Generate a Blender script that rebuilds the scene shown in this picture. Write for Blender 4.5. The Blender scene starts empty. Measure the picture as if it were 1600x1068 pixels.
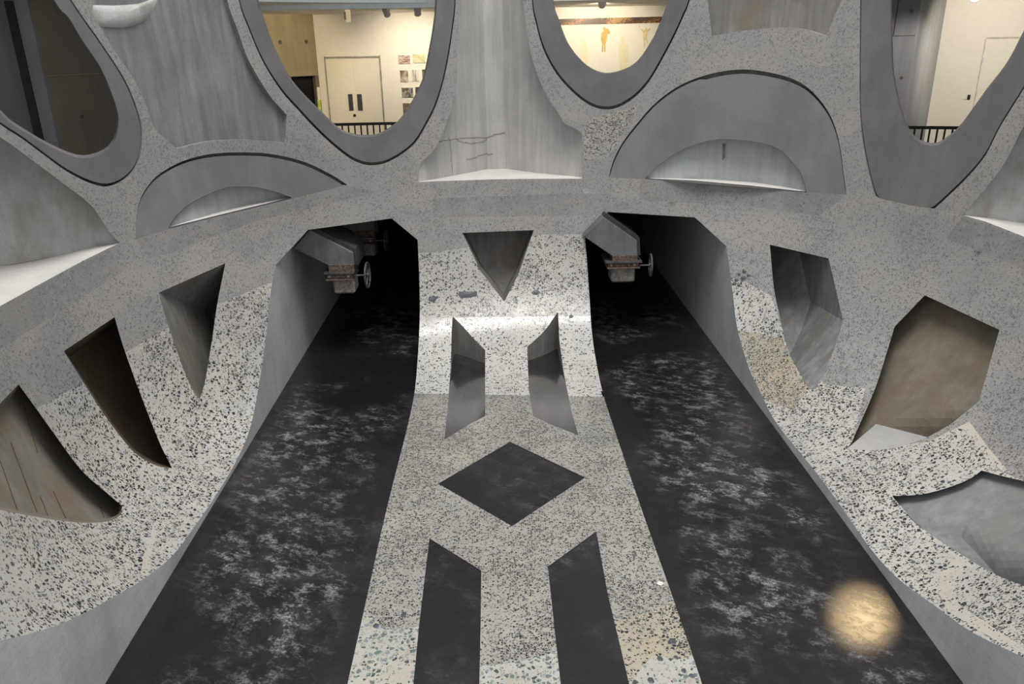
import bpy, bmesh, math, random
import numpy as np
from mathutils import Vector, Matrix, geometry

random.seed(7); np.random.seed(7)
scene = bpy.context.scene
COL = scene.collection

# ------------------------------------------------------------------ camera
H = 5.4                                   # eye height above the tunnel floor (m)
FPX, PITCH, YAW, ROLL = 1229.85, 0.3620866, 0.017376, -0.0187454
F_ = np.array([math.sin(YAW)*math.cos(PITCH), math.cos(YAW)*math.cos(PITCH), -math.sin(PITCH)])
R0 = np.array([math.cos(YAW), -math.sin(YAW), 0.0]); U0 = np.cross(R0, F_)
R_ = R0*math.cos(ROLL)+U0*math.sin(ROLL); U_ = -R0*math.sin(ROLL)+U0*math.cos(ROLL)
EYE = np.array([0, 0, H])
cd = bpy.data.cameras.new('camera'); cam = bpy.data.objects.new('camera', cd); COL.objects.link(cam)
cd.sensor_width = 36; cd.sensor_fit = 'HORIZONTAL'; cd.lens = FPX/1600*36
cd.clip_start = .05; cd.clip_end = 200
cam.matrix_world = Matrix(((R_[0], U_[0], -F_[0], 0), (R_[1], U_[1], -F_[1], 0), (R_[2], U_[2], -F_[2], H), (0, 0, 0, 1)))
scene.camera = cam

# ------------------------------------------------------------------ light
w = bpy.data.worlds.new('atrium_daylight'); scene.world = w; w.use_nodes = True
bg = w.node_tree.nodes['Background']; bg.inputs[0].default_value = (.97, .985, 1, 1); bg.inputs[1].default_value = .80
sl = bpy.data.lights.new('skylight', 'AREA'); sl.shape = 'RECTANGLE'; sl.size = 10; sl.size_y = 9; sl.energy = 4200
sl.color = (1, .985, .96)
so = bpy.data.objects.new('skylight', sl); COL.objects.link(so); so.location = (1.4, 7.2, 22)
scene.view_settings.view_transform = 'Standard'; scene.view_settings.look = 'None'
scene.view_settings.gamma = 1; scene.view_settings.use_curve_mapping = False
scene.view_settings.exposure = 0.0

# ------------------------------------------------------------------ materials
def mat_new(name):
    m = bpy.data.materials.new(name); m.use_nodes = True
    return m, m.node_tree.nodes, m.node_tree.links, m.node_tree.nodes['Principled BSDF']
def mth(N, L, op, a, b=None, clamp=False):
    n = N.new('ShaderNodeMath'); n.operation = op; n.use_clamp = clamp
    for i, v in enumerate((a, b)):
        if v is None: continue
        if isinstance(v, (int, float)): n.inputs[i].default_value = v
        else: L.new(v, n.inputs[i])
    return n.outputs[0]
def mapr(N, L, v, a, b, c=0, d=1):
    n = N.new('ShaderNodeMapRange'); n.interpolation_type = 'SMOOTHSTEP'
    L.new(v, n.inputs[0]); n.inputs[1].default_value = a; n.inputs[2].default_value = b
    n.inputs[3].default_value = c; n.inputs[4].default_value = d
    return n.outputs[0]
def mixc(N, L, f, a, b, mode='MIX'):
    n = N.new('ShaderNodeMix'); n.data_type = 'RGBA'; n.blend_type = mode
    for i, v in ((0, f), (6, a), (7, b)):
        if isinstance(v, (int, float)): n.inputs[i].default_value = v
        elif isinstance(v, tuple): n.inputs[i].default_value = (*v, 1)
        else: L.new(v, n.inputs[i])
    return n.outputs[2]
def noise(N, L, vec, scale, detail=4, rough=.55, dim=None):
    n = N.new('ShaderNodeTexNoise'); n.inputs['Scale'].default_value = scale
    n.inputs['Detail'].default_value = detail; n.inputs['Roughness'].default_value = rough
    L.new(vec, n.inputs['Vector']); return n
def stretch(N, L, vec, s):
    n = N.new('ShaderNodeVectorMath'); n.operation = 'MULTIPLY'; L.new(vec, n.inputs[0]); n.inputs[1].default_value = s
    return n.outputs[0]
def ramp(N, L, v, stops, const=False):
    n = N.new('ShaderNodeValToRGB'); cr = n.color_ramp
    if const: cr.interpolation = 'CONSTANT'
    while len(cr.elements) < len(stops): cr.elements.new(.5)
    for e, (p, c) in zip(cr.elements, stops): e.position = p; e.color = (*c, 1)
    L.new(v, n.inputs[0]); return n.outputs[0]

def terrazzo(name, ba, bb, scale=15, dens=.5, small=.3, rough=.3, fade=1.0, chips=None, stain=None, zf=None):
    m, N, L, B = mat_new(name)
    P = N.new('ShaderNodeNewGeometry').outputs['Position']
    big = noise(N, L, P, .9, 5, .6).outputs[0]
    med = noise(N, L, P, 5, 5, .65).outputs[0]
    fine = noise(N, L, P, 90, 2, .6).outputs[0]
    base = mixc(N, L, mapr(N, L, big, .35, .65), ba, bb)
    base = mixc(N, L, mapr(N, L, med, .3, .75, 0, .5), base, tuple(c*.72 for c in bb))
    base = mixc(N, L, mapr(N, L, fine, .3, .8, 0, .35), base, tuple(min(1, c*1.35) for c in ba))
    if stain:
        base = mixc(N, L, mapr(N, L, noise(N, L, P, 1.7, 4, .6).outputs[0], .5, .68, 0, .7), base, stain)
    if zf:          # the cement skin gets thicker, and the cut stones fewer, towards the top of the wall
        sx = N.new('ShaderNodeSeparateXYZ'); L.new(P, sx.inputs[0])
        zz = mth(N, L, 'MULTIPLY_ADD', noise(N, L, P, .8, 4).outputs[0], 1.6); zz.node.inputs[2].default_value = -.8
        zz = mapr(N, L, mth(N, L, 'ADD', sx.outputs[2], zz), zf[1], zf[0], zf[2], zf[3])
        base = mixc(N, L, zz, zf[4], base)
        fade = mth(N, L, 'MULTIPLY_ADD', zz, fade-zf[5]); fade.node.inputs[2].default_value = zf[5]
    base = mixc(N, L, mapr(N, L, noise(N, L, P, .55, 5, .6).outputs[0], .5, .66, 0, .45), base, tuple(k*v for k, v in zip((.86, .95, 1.0), bb)))
    base = mixc(N, L, mapr(N, L, noise(N, L, stretch(N, L, P, (1, 1, 1.7)), .8, 5, .6).outputs[0], .52, .40, 0, .5), base, tuple(k*v for k, v in zip((1.02, .97, .91), ba)))
    dn = noise(N, L, P, scale*1.1, 2)
    off = N.new('ShaderNodeVectorMath'); off.operation = 'SCALE'; off.inputs[3].default_value = .55/scale
    L.new(dn.outputs['Color'], off.inputs[0])
    V = N.new('ShaderNodeVectorMath'); V.operation = 'ADD'; L.new(P, V.inputs[0]); L.new(off.outputs[0], V.inputs[1])
    chips = chips or [(0, (.018, .019, .021)), (.42, (.045, .047, .05)), (.66, (.10, .11, .115)), (.8, (.16, .14, .115)), (.9, (.30, .29, .27))]
    for sc, de, shift in ((scale, dens, 0), (scale*2.1, small, 13.7)):
        va = N.new('ShaderNodeTexVoronoi'); ve = N.new('ShaderNodeTexVoronoi'); ve.feature = 'DISTANCE_TO_EDGE'
        vv = V.outputs[0]
        if shift:
            s = N.new('ShaderNodeVectorMath'); s.operation = 'ADD'; s.inputs[1].default_value = (shift,)*3; L.new(vv, s.inputs[0]); vv = s.outputs[0]
        for v in (va, ve): v.inputs['Scale'].default_value = sc; L.new(vv, v.inputs['Vector'])
        sep = N.new('ShaderNodeSeparateColor'); L.new(va.outputs['Color'], sep.inputs[0])
        # chips come in drifts: the density follows a slow noise
        dvar = mapr(N, L, noise(N, L, P, 1.3, 3).outputs[0], .3, .7, .55*de, 1.35*de)
        pick = mth(N, L, 'LESS_THAN', sep.outputs[0], dvar)
        thr = mth(N, L, 'MULTIPLY_ADD', sep.outputs[1], .16); thr.node.inputs[2].default_value = .05
        edge = mapr(N, L, mth(N, L, 'SUBTRACT', ve.outputs['Distance'], thr), 0, .035)
        mask = mth(N, L, 'MULTIPLY', pick, edge)
        mask = mth(N, L, 'MULTIPLY', mask, fade)
        base = mixc(N, L, mask, base, ramp(N, L, sep.outputs[2], chips, True))
    L.new(base, B.inputs['Base Color'])
    rr = mapr(N, L, med, .3, .7, rough-.05, rough+.1); L.new(rr, B.inputs['Roughness'])
    bp = N.new('ShaderNodeBump'); bp.inputs['Strength'].default_value = .12; bp.inputs['Distance'].default_value = .01
    L.new(med, bp.inputs['Height']); L.new(bp.outputs[0], B.inputs['Normal'])
    return m

def concrete(name, a, b, streak=.4, rough=.75, stain=None, board=0, bump=.2, spec=.35, dark=None):
    m, N, L, B = mat_new(name)
    P = N.new('ShaderNodeNewGeometry').outputs['Position']
    big = noise(N, L, P, 1.1, 6, .62).outputs[0]
    st = noise(N, L, stretch(N, L, P, (7, 7, .5)), 1, 5, .65).outputs[0]
    fine = noise(N, L, P, 45, 3, .7).outputs[0]
    c = mixc(N, L, mapr(N, L, big, .33, .67), a, b)
    c = mixc(N, L, mapr(N, L, st, .35, .75, 0, streak), c, tuple(x*.5 for x in b))
    c = mixc(N, L, mapr(N, L, st, .55, .25, 0, streak*.6), c, tuple(min(1, x*1.4) for x in a))
    c = mixc(N, L, mapr(N, L, fine, .35, .8, 0, .3), c, tuple(x*.6 for x in b))
    c = mixc(N, L, mapr(N, L, noise(N, L, P, 13, 4, .7).outputs[0], .62, .75, 0, .5), c, tuple(x*.55 for x in b))
    if stain:
        c = mixc(N, L, mapr(N, L, noise(N, L, stretch(N, L, P, (2, 2, 1)), 1.3, 5, .6).outputs[0], .46, .66, 0, .75), c, stain)
    h = fine
    if board:
        wv = N.new('ShaderNodeTexWave'); wv.inputs['Scale'].default_value = board; wv.inputs['Distortion'].default_value = 1.2
        wv.bands_direction = 'Z'; L.new(stretch(N, L, P, (.6, .75, 1)), wv.inputs['Vector'])
        c = mixc(N, L, mapr(N, L, wv.outputs['Fac'], .0, .1, .1, 0), c, tuple(x*.45 for x in b)); 
    L.new(c, B.inputs['Base Color']); B.inputs['Roughness'].default_value = rough
    B.inputs['Specular IOR Level'].default_value = spec
    bp = N.new('ShaderNodeBump'); bp.inputs['Strength'].default_value = bump; bp.inputs['Distance'].default_value = .01
    L.new(h, bp.inputs['Height']); L.new(bp.outputs[0], B.inputs['Normal'])
    return m

def resin(name, scuff=1.0, r0=.21):
    m, N, L, B = mat_new(name)
    P = N.new('ShaderNodeNewGeometry').outputs['Position']
    patch = noise(N, L, stretch(N, L, P, (1, .7, 1)), .5, 5, .58).outputs[0]
    rot = N.new('ShaderNodeVectorRotate'); rot.rotation_type = 'Z_AXIS'; rot.inputs['Angle'].default_value = .5; L.new(P, rot.inputs['Vector'])
    sc = noise(N, L, stretch(N, L, rot.outputs[0], (1, 1.5, 1)), 3.4, 12, .80).outputs[0]
    grain = noise(N, L, P, 34, 6, .8).outputs[0]
    mk = mth(N, L, 'MULTIPLY', mapr(N, L, patch, .45, .62), mapr(N, L, sc, .49, .61))
    mk = mth(N, L, 'MULTIPLY', mk, mapr(N, L, grain, .38, .62, .05, 1.15))
    if scuff > .9:      # the worn middle of the lane; the edges by the walls stay dark
        sx = N.new('ShaderNodeSeparateXYZ'); L.new(P, sx.inputs[0])
        e_ = mth(N, L, 'MINIMUM', mth(N, L, 'ABSOLUTE', mth(N, L, 'ADD', sx.outputs[0], 2.565)), mth(N, L, 'ABSOLUTE', mth(N, L, 'SUBTRACT', sx.outputs[0], 2.89)))
        mk = mth(N, L, 'MULTIPLY', mk, mapr(N, L, mth(N, L, 'ADD', e_, mth(N, L, 'MULTIPLY', sc, .4)), 1.3, .95, .1, 1))
    soft = mth(N, L, 'MULTIPLY', mapr(N, L, patch, .4, .66), mapr(N, L, noise(N, L, P, 2.4, 7, .7).outputs[0], .35, .7))
    c = mixc(N, L, soft, (.0095, .0082, .0098), (.034, .030, .032))
    c = mixc(N, L, mth(N, L, 'MULTIPLY', mk, scuff, True), c, (.30, .292, .292))
    L.new(c, B.inputs['Base Color'])
    L.new(mapr(N, L, sc, .3, .7, r0, r0+.12), B.inputs['Roughness'])
    if r0 < .15: B.inputs['Coat Weight'].default_value = 1; B.inputs['Coat Roughness'].default_value = .12; B.inputs['Coat IOR'].default_value = 1.9; bpk = .04
    else: bpk = .12
    bp = N.new('ShaderNodeBump'); bp.inputs['Strength'].default_value = bpk; bp.inputs['Distance'].default_value = .01
    L.new(sc, bp.inputs['Height']); L.new(bp.outputs[0], B.inputs['Normal'])
    return m

def plain(name, col, rough=.6, metal=0, var=.25, scale=9, emit=None):
    m, N, L, B = mat_new(name)
    P = N.new('ShaderNodeNewGeometry').outputs['Position']
    n = noise(N, L, P, scale, 5, .65).outputs[0]
    L.new(mixc(N, L, mapr(N, L, n, .3, .7), tuple(c*(1-var) for c in col), tuple(min(1, c*(1+var)) for c in col)), B.inputs['Base Color'])
    B.inputs['Roughness'].default_value = rough; B.inputs['Metallic'].default_value = metal
    if emit:
        B.inputs['Emission Color'].default_value = (*emit[0], 1); B.inputs['Emission Strength'].default_value = emit[1]
    return m

CHIP_GREY = [(0, (.06, .06, .06)), (.45, (.10, .10, .10)), (.7, (.15, .15, .145)), (.85, (.2, .19, .18)), (.93, (.3, .29, .27))]
CHIP_COARSE = [(0, (.05, .06, .06)), (.2, (.12, .15, .145)), (.5, (.2, .235, .23)), (.75, (.26, .24, .20)), (.88, (.4, .39, .36))]
M = {}
GB = (.24, .236, .226)
M['grey'] = terrazzo('terrazzo_grey', (.300, .296, .286), (.218, .217, .212), 39, .45, .38, .5, .95, CHIP_GREY, None, (.8, 3.0, .2, 1, GB, .5))
M['bold'] = terrazzo('terrazzo_bold', (.475, .458, .428), (.39, .377, .352), 24, .52, .38, .33, 1, None, None, (.5, 2.4, .5, 1, (.285, .28, .268), .6))
M['bright'] = terrazzo('terrazzo_bright', (.52, .51, .48), (.45, .44, .415), 30, .30, .22, .15)
M['fine'] = terrazzo('terrazzo_fine', (.345, .332, .30), (.275, .266, .242), 38, .55, .4, .36)
M['coarse'] = terrazzo('terrazzo_coarse', (.43, .425, .39), (.36, .35, .315), 21, .55, .4, .34, 1, CHIP_COARSE, (.35, .305, .235))
M['tan'] = terrazzo('terrazzo_tan', (.39, .35, .275), (.32, .292, .235), 29, .5, .45, .38, 1, None, (.33, .275, .18))
M['smooth'] = terrazzo('terrazzo_smooth', (.235, .233, .228), (.175, .176, .176), 30, .34, .4, .55, .5, CHIP_GREY)
M['seam'] = terrazzo('pale_patching_mortar', (.47, .44, .39), (.42, .395, .35), 30, .08, .1, .45)
M['sleeve'] = concrete('sleeve_concrete', (.150, .146, .146), (.115, .113, .114), .12, .8, None, 0, .08)
M['arch'] = concrete('arch_concrete', (.195, .192, .19), (.150, .150, .151), .12, .8, None, 0, .08)
M['blue'] = concrete('niche_blue_grey_concrete', (.40, .42, .425), (.31, .33, .337), .28, .75, None, 0, .15)
M['pocket'] = concrete('streaked_concrete', (.21, .21, .206), (.15, .152, .152), .5, .75, None, 0, .2)
M['pocketwarm'] = concrete('rust_streaked_concrete', (.22, .212, .20), (.155, .15, .142), .5, .75, (.15, .125, .095), 0, .2)
M['column'] = concrete('pale_streaked_concrete', (.50, .49, .475), (.42, .412, .40), .3, .75, None, 0, .25)
M['rough'] = concrete('rough_blue_concrete', (.50, .505, .495), (.39, .40, .397), .15, .85, (.30, .285, .24), 0, .5)
M['ledge'] = concrete('pale_screed', (.66, .635, .61), (.56, .54, .52), .05, .8, None, 0, .15)
M['joint'] = plain('crack_shadow', (.19, .185, .175), .9)
M['groove'] = plain('joint_shadow_gap', (.17, .165, .155), .9)
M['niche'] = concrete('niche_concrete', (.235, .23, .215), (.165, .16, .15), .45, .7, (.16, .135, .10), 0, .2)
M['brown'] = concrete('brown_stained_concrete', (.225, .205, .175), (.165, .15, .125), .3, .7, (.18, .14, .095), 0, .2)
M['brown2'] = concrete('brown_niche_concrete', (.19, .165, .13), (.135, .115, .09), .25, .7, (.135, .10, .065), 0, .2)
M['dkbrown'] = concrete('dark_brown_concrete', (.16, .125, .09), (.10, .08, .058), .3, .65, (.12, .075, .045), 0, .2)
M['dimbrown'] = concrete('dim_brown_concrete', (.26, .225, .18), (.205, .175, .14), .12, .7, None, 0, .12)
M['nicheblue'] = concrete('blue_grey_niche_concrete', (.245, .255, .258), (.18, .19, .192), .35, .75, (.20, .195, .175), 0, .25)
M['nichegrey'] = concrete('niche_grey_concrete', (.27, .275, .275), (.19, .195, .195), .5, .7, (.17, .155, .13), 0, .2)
M['nichefloor'] = concrete('niche_floor_screed', (.42, .41, .40), (.34, .335, .33), .1, .8)
M['tunnel'] = concrete('board_marked_concrete', (.50, .515, .515), (.385, .40, .40), .12, .6, None, 1.9, .25)
M['resin'] = resin('black_resin_floor', 1.0)
M['resin2'] = resin('black_resin_inlay', .35)
M['gloss'] = resin('polished_black_resin', .08, .14)
M['stone'] = plain('dark_slate_stone', (.055, .058, .07), .45, 0, .3, 40)
M['white'] = plain('gallery_white_paint', (.82, .79, .72), .8, 0, .02)
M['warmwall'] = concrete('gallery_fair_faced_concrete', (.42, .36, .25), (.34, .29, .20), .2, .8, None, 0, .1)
M['bluewhite'] = plain('slab_edge_paint', (.78, .83, .85), .7, 0, .04)
M['ceil'] = plain('gallery_ceiling_paint', (.82, .78, .68), .8, 0, .03)
M['gconc'] = concrete('gallery_grey_concrete', (.30, .30, .305), (.25, .25, .255), .2, .8, None, 0, .1)
M['door'] = plain('cream_door_paint', (.78, .74, .64), .5, 0, .02)
M['shadow'] = plain('door_gap', (.12, .10, .08), .9)
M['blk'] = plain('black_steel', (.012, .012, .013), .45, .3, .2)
M['dkgrey'] = plain('dark_grey_plate', (.05, .05, .052), .5)
M['steel'] = plain('galvanised_steel', (.10, .10, .10), .55, .5, .35, 7)
M['rust'] = plain('rusty_iron', (.12, .085, .068), .85, .1, .6, 22)
M['chute'] = concrete('chute_plate', (.17, .18, .183), (.10, .106, .11), .25, .6, None, 0, .3)
M['rim'] = concrete('chute_rim', (.06, .055, .05), (.035, .032, .03), .3, .7, None, 0, .3)
M['outlet'] = plain('rust_speckled_cream_iron', (.21, .19, .165), .7, .1, .4, 14)
M['gold'] = plain('gold_paper', (.62, .42, .14), .6, 0, .1)
M['palegold'] = plain('pale_gold_paper', (.80, .74, .55), .7, 0, .04)
M['fit'] = plain('grey_luminaire_metal', (.62, .62, .63), .4, .3, .1)
M['lamp'] = plain('lit_lens', (1, .9, .7), .3, 0, 0, 5, ((1, .86, .6), 9))
M['copperd'] = plain('dark_copper_tile', (.025, .008, .004), .4, .4, .3, 60)
M['copperm'] = plain('copper_tile', (.17, .06, .018), .4, .4, .3, 60)
M['copperl'] = plain('gilt_tile', (.48, .27, .075), .4, .3, .2, 60)

# ------------------------------------------------------------------ object helpers
def link(name, me, mats, parent=None):
    o = bpy.data.objects.new(name, me); COL.objects.link(o)
    for m in (mats if isinstance(mats, (list, tuple)) else [mats]): me.materials.append(M[m] if isinstance(m, str) else m)
    if parent:
        o.parent = parent; o.matrix_parent_inverse = parent.matrix_world.inverted() if False else Matrix()
    return o
def tag(o, label=None, cat=None, group=None, kind=None):
    if label: o['label'] = label
    if cat: o['category'] = cat
    if group: o['group'] = group
    if kind: o['kind'] = kind
    return o
def empty(name, loc, label, cat, group=None):
    o = bpy.data.objects.new(name, None); COL.objects.link(o); o.location = loc; o.empty_display_size = .1
    return tag(o, label, cat, group)
def pydata(name, v, f, mats, parent=None, smooth=False, mi=None):
    me = bpy.data.meshes.new(name)
    v = np.asarray(v, float)
    if parent is not None and parent.type == 'EMPTY': v = v - np.array(parent.location)
    me.from_pydata([tuple(map(float, p)) for p in v], [], [tuple(int(i) for i in q) for q in f]); me.validate()
    if mi is not None: me.polygons.foreach_set('material_index', np.asarray(mi, np.int32))
    if smooth: me.polygons.foreach_set('use_smooth', [True]*len(me.polygons))
    me.update()
    return link(name, me, mats, parent)
def bmobj(name, bm, mats, parent=None, smooth=False):
    me = bpy.data.meshes.new(name)
    if parent is not None and parent.type == 'EMPTY': bmesh.ops.translate(bm, verts=bm.verts, vec=-Vector(parent.location))
    bmesh.ops.recalc_face_normals(bm, faces=bm.faces)
    if smooth:
        for f in bm.faces: f.smooth = True
    bm.to_mesh(me); bm.free()
    return link(name, me, mats, parent)
def prism(bm, poly, vec):
    """closed prism: 3D polygon swept along vec"""
    a = [bm.verts.new(tuple(p)) for p in poly]; b = [bm.verts.new(tuple(np.asarray(p)+vec)) for p in poly]
    n = len(a); bm.faces.new(a); bm.faces.new(b[::-1])
    for i in range(n): bm.faces.new((a[i], b[i], b[(i+1) % n], a[(i+1) % n]))
def box(bm, c, s, rz=0):
    cs, sn = math.cos(rz), math.sin(rz)
    pts = [(x*s[0]/2, y*s[1]/2) for x, y in ((-1, -1), (1, -1), (1, 1), (-1, 1))]
    poly = [np.array((c[0]+x*cs-y*sn, c[1]+x*sn+y*cs, c[2]-s[2]/2)) for x, y in pts]
    prism(bm, poly, np.array((0, 0, s[2])))
def tube(bm, a, b, r, n=10, r2=None):
    a, b = Vector(a), Vector(b); d = b-a
    q = d.to_track_quat('Z', 'Y').to_matrix().to_4x4(); q.translation = (a+b)/2
    bmesh.ops.create_cone(bm, cap_ends=True, segments=n, radius1=r, radius2=r if r2 is None else r2, depth=d.length, matrix=q)

# ------------------------------------------------------------------ the bowl: a carved ellipsoid
_s = np.array([0, .173, .316, .548, .837, 1.095, 1.414, 1.732, 2.0, 2.45, 2.83, 3.2])
_r = np.array([3.45, 3.80, 4.08, 4.53, 5.08, 5.48, 5.82, 6.07, 6.20, 6.36, 6.44, 6.46])
def _pchip(x, y, xs):
    h = np.diff(x); d = np.diff(y)/h; m = np.zeros_like(y)
    for i in range(1, len(x)-1):
        if d[i-1]*d[i] > 0:
            w1 = 2*h[i]+h[i-1]; w2 = h[i]+2*h[i-1]; m[i] = (w1+w2)/(w1/d[i-1]+w2/d[i])
    m[0] = d[0]; m[-1] = d[-1]
    k = np.clip(np.searchsorted(x, xs)-1, 0, len(h)-1); t = (xs-x[k])/h[k]
    return ((1+2*t)*(1-t)**2*y[k]+t*(1-t)**2*h[k]*m[k]+t*t*(3-2*t)*y[k+1]+t*t*(t-1)*h[k]*m[k+1])
_tab_s = np.linspace(0, 3.2, 600); _tab_r = _pchip(_s, _r, _tab_s)
def Rz(z): return np.interp(np.sqrt(np.clip(z, 0, 10)), _tab_s, _tab_r)
def Cx(z): z = np.clip(z, 0, 2.7); return .226+.427*z-.079*z*z
CY = 8.761
def rays(uv):
    uv = np.asarray(uv, float)
    return F_[None]+R_[None]*((uv[:, :1]-800)/FPX)+U_[None]*((534-uv[:, 1:2])/FPX)
def on_x(uv, X): d = rays([uv])[0]; return EYE+d*(X/d[0])
def on_y(uv, Y): d = rays([uv])[0]; return EYE+d*(Y/d[1])
def on_z(uv, Z): d = rays([uv])[0]; return EYE+d*((Z-H)/d[2])
def at(x, y, D): return EYE+rays([(x, y)])[0]*D
XL, XSL, XSR, XR = -3.677, -1.4515, 1.7219, 4.0592      # tunnel side planes

L_CURVE = [(430.6, 414), (422, 462), (416.5, 518), (408, 580), (393, 660), (374, 710), (344, 763), (305.5, 820), (267, 870), (221.5, 906), (183, 929), (114.6, 965.5), (57, 986.5), (0, 1000), (-80, 1016)]
R_CURVE = [(1135, 384.5), (1144, 450), (1152, 512), (1169, 571), (1187, 610), (1213, 660), (1274, 736), (1308, 782), (1362, 858.6), (1404, 904), (1461, 946), (1518, 986.5), (1600, 1026.6), (1680, 1062)]
S_LEFT = [(652.5, 374.6), (655, 430), (656, 480), (655, 520), (652.6, 560), (648, 610), (637, 665), (603, 800), (574, 930), (543, 1068), (524, 1150)]
S_RIGHT = [(914, 370), (918, 420), (922, 480), (925, 520), (930.7, 560), (941, 610), (958, 665), (1004, 800), (1050, 930), (1097, 1068), (1125, 1150)]
# small corrections so that the tunnel planes meet the bowl where they do in the place
_cp, _ce = [], []
for X, crv, wt in ((XL, L_CURVE, 1), (XR, R_CURVE, 1)):
    for p in crv:
        q = on_x(p, X)
        if q[2] > .06: _cp.append(q); _ce.append(wt*(math.hypot(q[0]-Cx(q[2]), q[1]-CY)-Rz(q[2])))
_cp = np.array(_cp); _ce = np.array(_ce); _SG = 1.0
_K = np.exp(-((_cp[:, None]-_cp[None])**2).sum(2)/(2*_SG**2)); _cw = np.linalg.solve(_K+.08*np.eye(len(_cp)), _ce)
def delta(p): return np.exp(-((p[:, None]-_cp[None])**2).sum(2)/(2*_SG**2))@_cw
def gap(p, off=0.0):
    """signed distance-like value: negative inside the hollow"""
    g = np.hypot(p[:, 0]-Cx(p[:, 2]), p[:, 1]-CY)-Rz(p[:, 2])-off
    near = np.abs(g) < 1.1
    if near.any(): g[near] -= delta(p[near])
    return np.where(p[:, 2] > 0, g, np.maximum(g, 1e-3))
def bowl(uv, off=0.0):
    d = rays(uv); n = len(d); last = np.full(n, -1); best = np.full(n, 1e9); bi = np.zeros(n, int)
    T = np.linspace(2.5, 20, 150)
    for k, t in enumerate(T):
        g = gap(EYE[None]+d*t, off); last[g < 0] = k
        up = (g < best) & ((EYE[None]+d*t)[:, 2] > 0); best[up] = g[up]; bi[up] = k
    bad = last < 0; last = np.clip(np.where(bad, bi, last), 0, len(T)-2)
    lo, hi = T[last].copy(), T[last+1].copy()
    for _ in range(26):
        mid = (lo+hi)/2; i = gap(EYE[None]+d*mid[:, None], off) < 0; lo = np.where(i, mid, lo); hi = np.where(i, hi, mid)
    t = np.where(bad, T[last], (lo+hi)/2)
    return EYE[None]+d*t[:, None]
def radial(p, off):
    v = np.stack([p[:, 0]-Cx(p[:, 2]), p[:, 1]-CY], 1); v /= np.linalg.norm(v, axis=1)[:, None]
    q = p.copy(); q[:, :2] += v*off; return q
def vwall(uv, back, z):
    """hit points on the vertical wall that stands on the plan polyline 'back' (given on level z)"""
    B = np.array([on_z(b, z(b[0]) if callable(z) else z) for b in back]); d = rays(uv); az = np.arctan2(d[:, 0], d[:, 1]); ba = np.arctan2(B[:, 0], B[:, 1])
    k = np.clip(np.searchsorted(ba, az)-1, 0, len(B)-2)
    A = B[k]; E = B[k+1]-A
    t = (A[:, 0]*E[:, 1]-A[:, 1]*E[:, 0])/(d[:, 0]*E[:, 1]-d[:, 1]*E[:, 0])
    return EYE[None]+d*t[:, None]
def hlevel(uv, z):
    z = z(np.asarray(uv)[:, 0]) if callable(z) else z; d = rays(uv); return EYE[None]+d*((z-H)/d[:, 2])[:, None]

def sill(front):
    """height of a ledge along its front edge, as a function of the chart's x"""
    f = lines(sorted(front), False, 12); zz_ = bowl(f)[:, 2]-.004
    return lambda x: np.interp(x, f[:, 0], zz_)
# ------------------------------------------------------------------ outlines on the bowl
def curve(pts, closed=False, step=7):
    """Catmull-Rom through the points"""
    P = np.array(pts, float); n = len(P); out = []
    rng = range(n if closed else n-1)
    for i in rng:
        p1, p2 = P[i], P[(i+1) % n]
        p0 = P[i-1] if (i > 0 or closed) else 2*p1-p2
        p3 = P[(i+2) % n] if (i+2 < n or closed) else 2*p2-p1
        m = max(1, int(np.linalg.norm(p2-p1)/step))
        for j in range(m):
            t = j/m
            out.append(.5*((2*p1)+(-p0+p2)*t+(2*p0-5*p1+4*p2-p3)*t*t+(-p0+3*p1-3*p2+p3)*t**3))
    if not closed: out.append(P[-1])
    return np.array(out)
def lines(pts, closed=True, step=9):
    P = np.array(pts, float); n = len(P); out = []
    for i in range(n if closed else n-1):
        a, b = P[i], P[(i+1) % n]; m = max(1, int(np.linalg.norm(b-a)/step))
        for j in range(m): out.append(a+(b-a)*j/m)
    if not closed: out.append(P[-1])
    return np.array(out)
def pip(pts, poly):
    x, y = pts[:, 0], pts[:, 1]; ins = np.zeros(len(pts), bool); n = len(poly)
    for i in range(n):
        x1, y1 = poly[i]; x2, y2 = poly[(i+1) % n]
        c = ((y1 > y) != (y2 > y)); 
        if y1 != y2: ins ^= c & (x < (x2-x1)*(y-y1)/(y2-y1)+x1)
    return ins
TOP = -120
def shrink(poly, fn):
    P = np.asarray(poly); a = np.roll(P, 1, 0); b = np.roll(P, -1, 0); t = b-a; t /= np.linalg.norm(t, axis=1)[:, None]+1e-9
    nrm = np.stack([t[:, 1], -t[:, 0]], 1)
    area = .5*np.sum(P[:, 0]*np.roll(P[:, 1], -1)-np.roll(P[:, 0], -1)*P[:, 1])
    if area < 0: nrm = -nrm
    g = fn(nrm[:, 0], nrm[:, 1]); return P-nrm*g[:, None]

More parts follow.
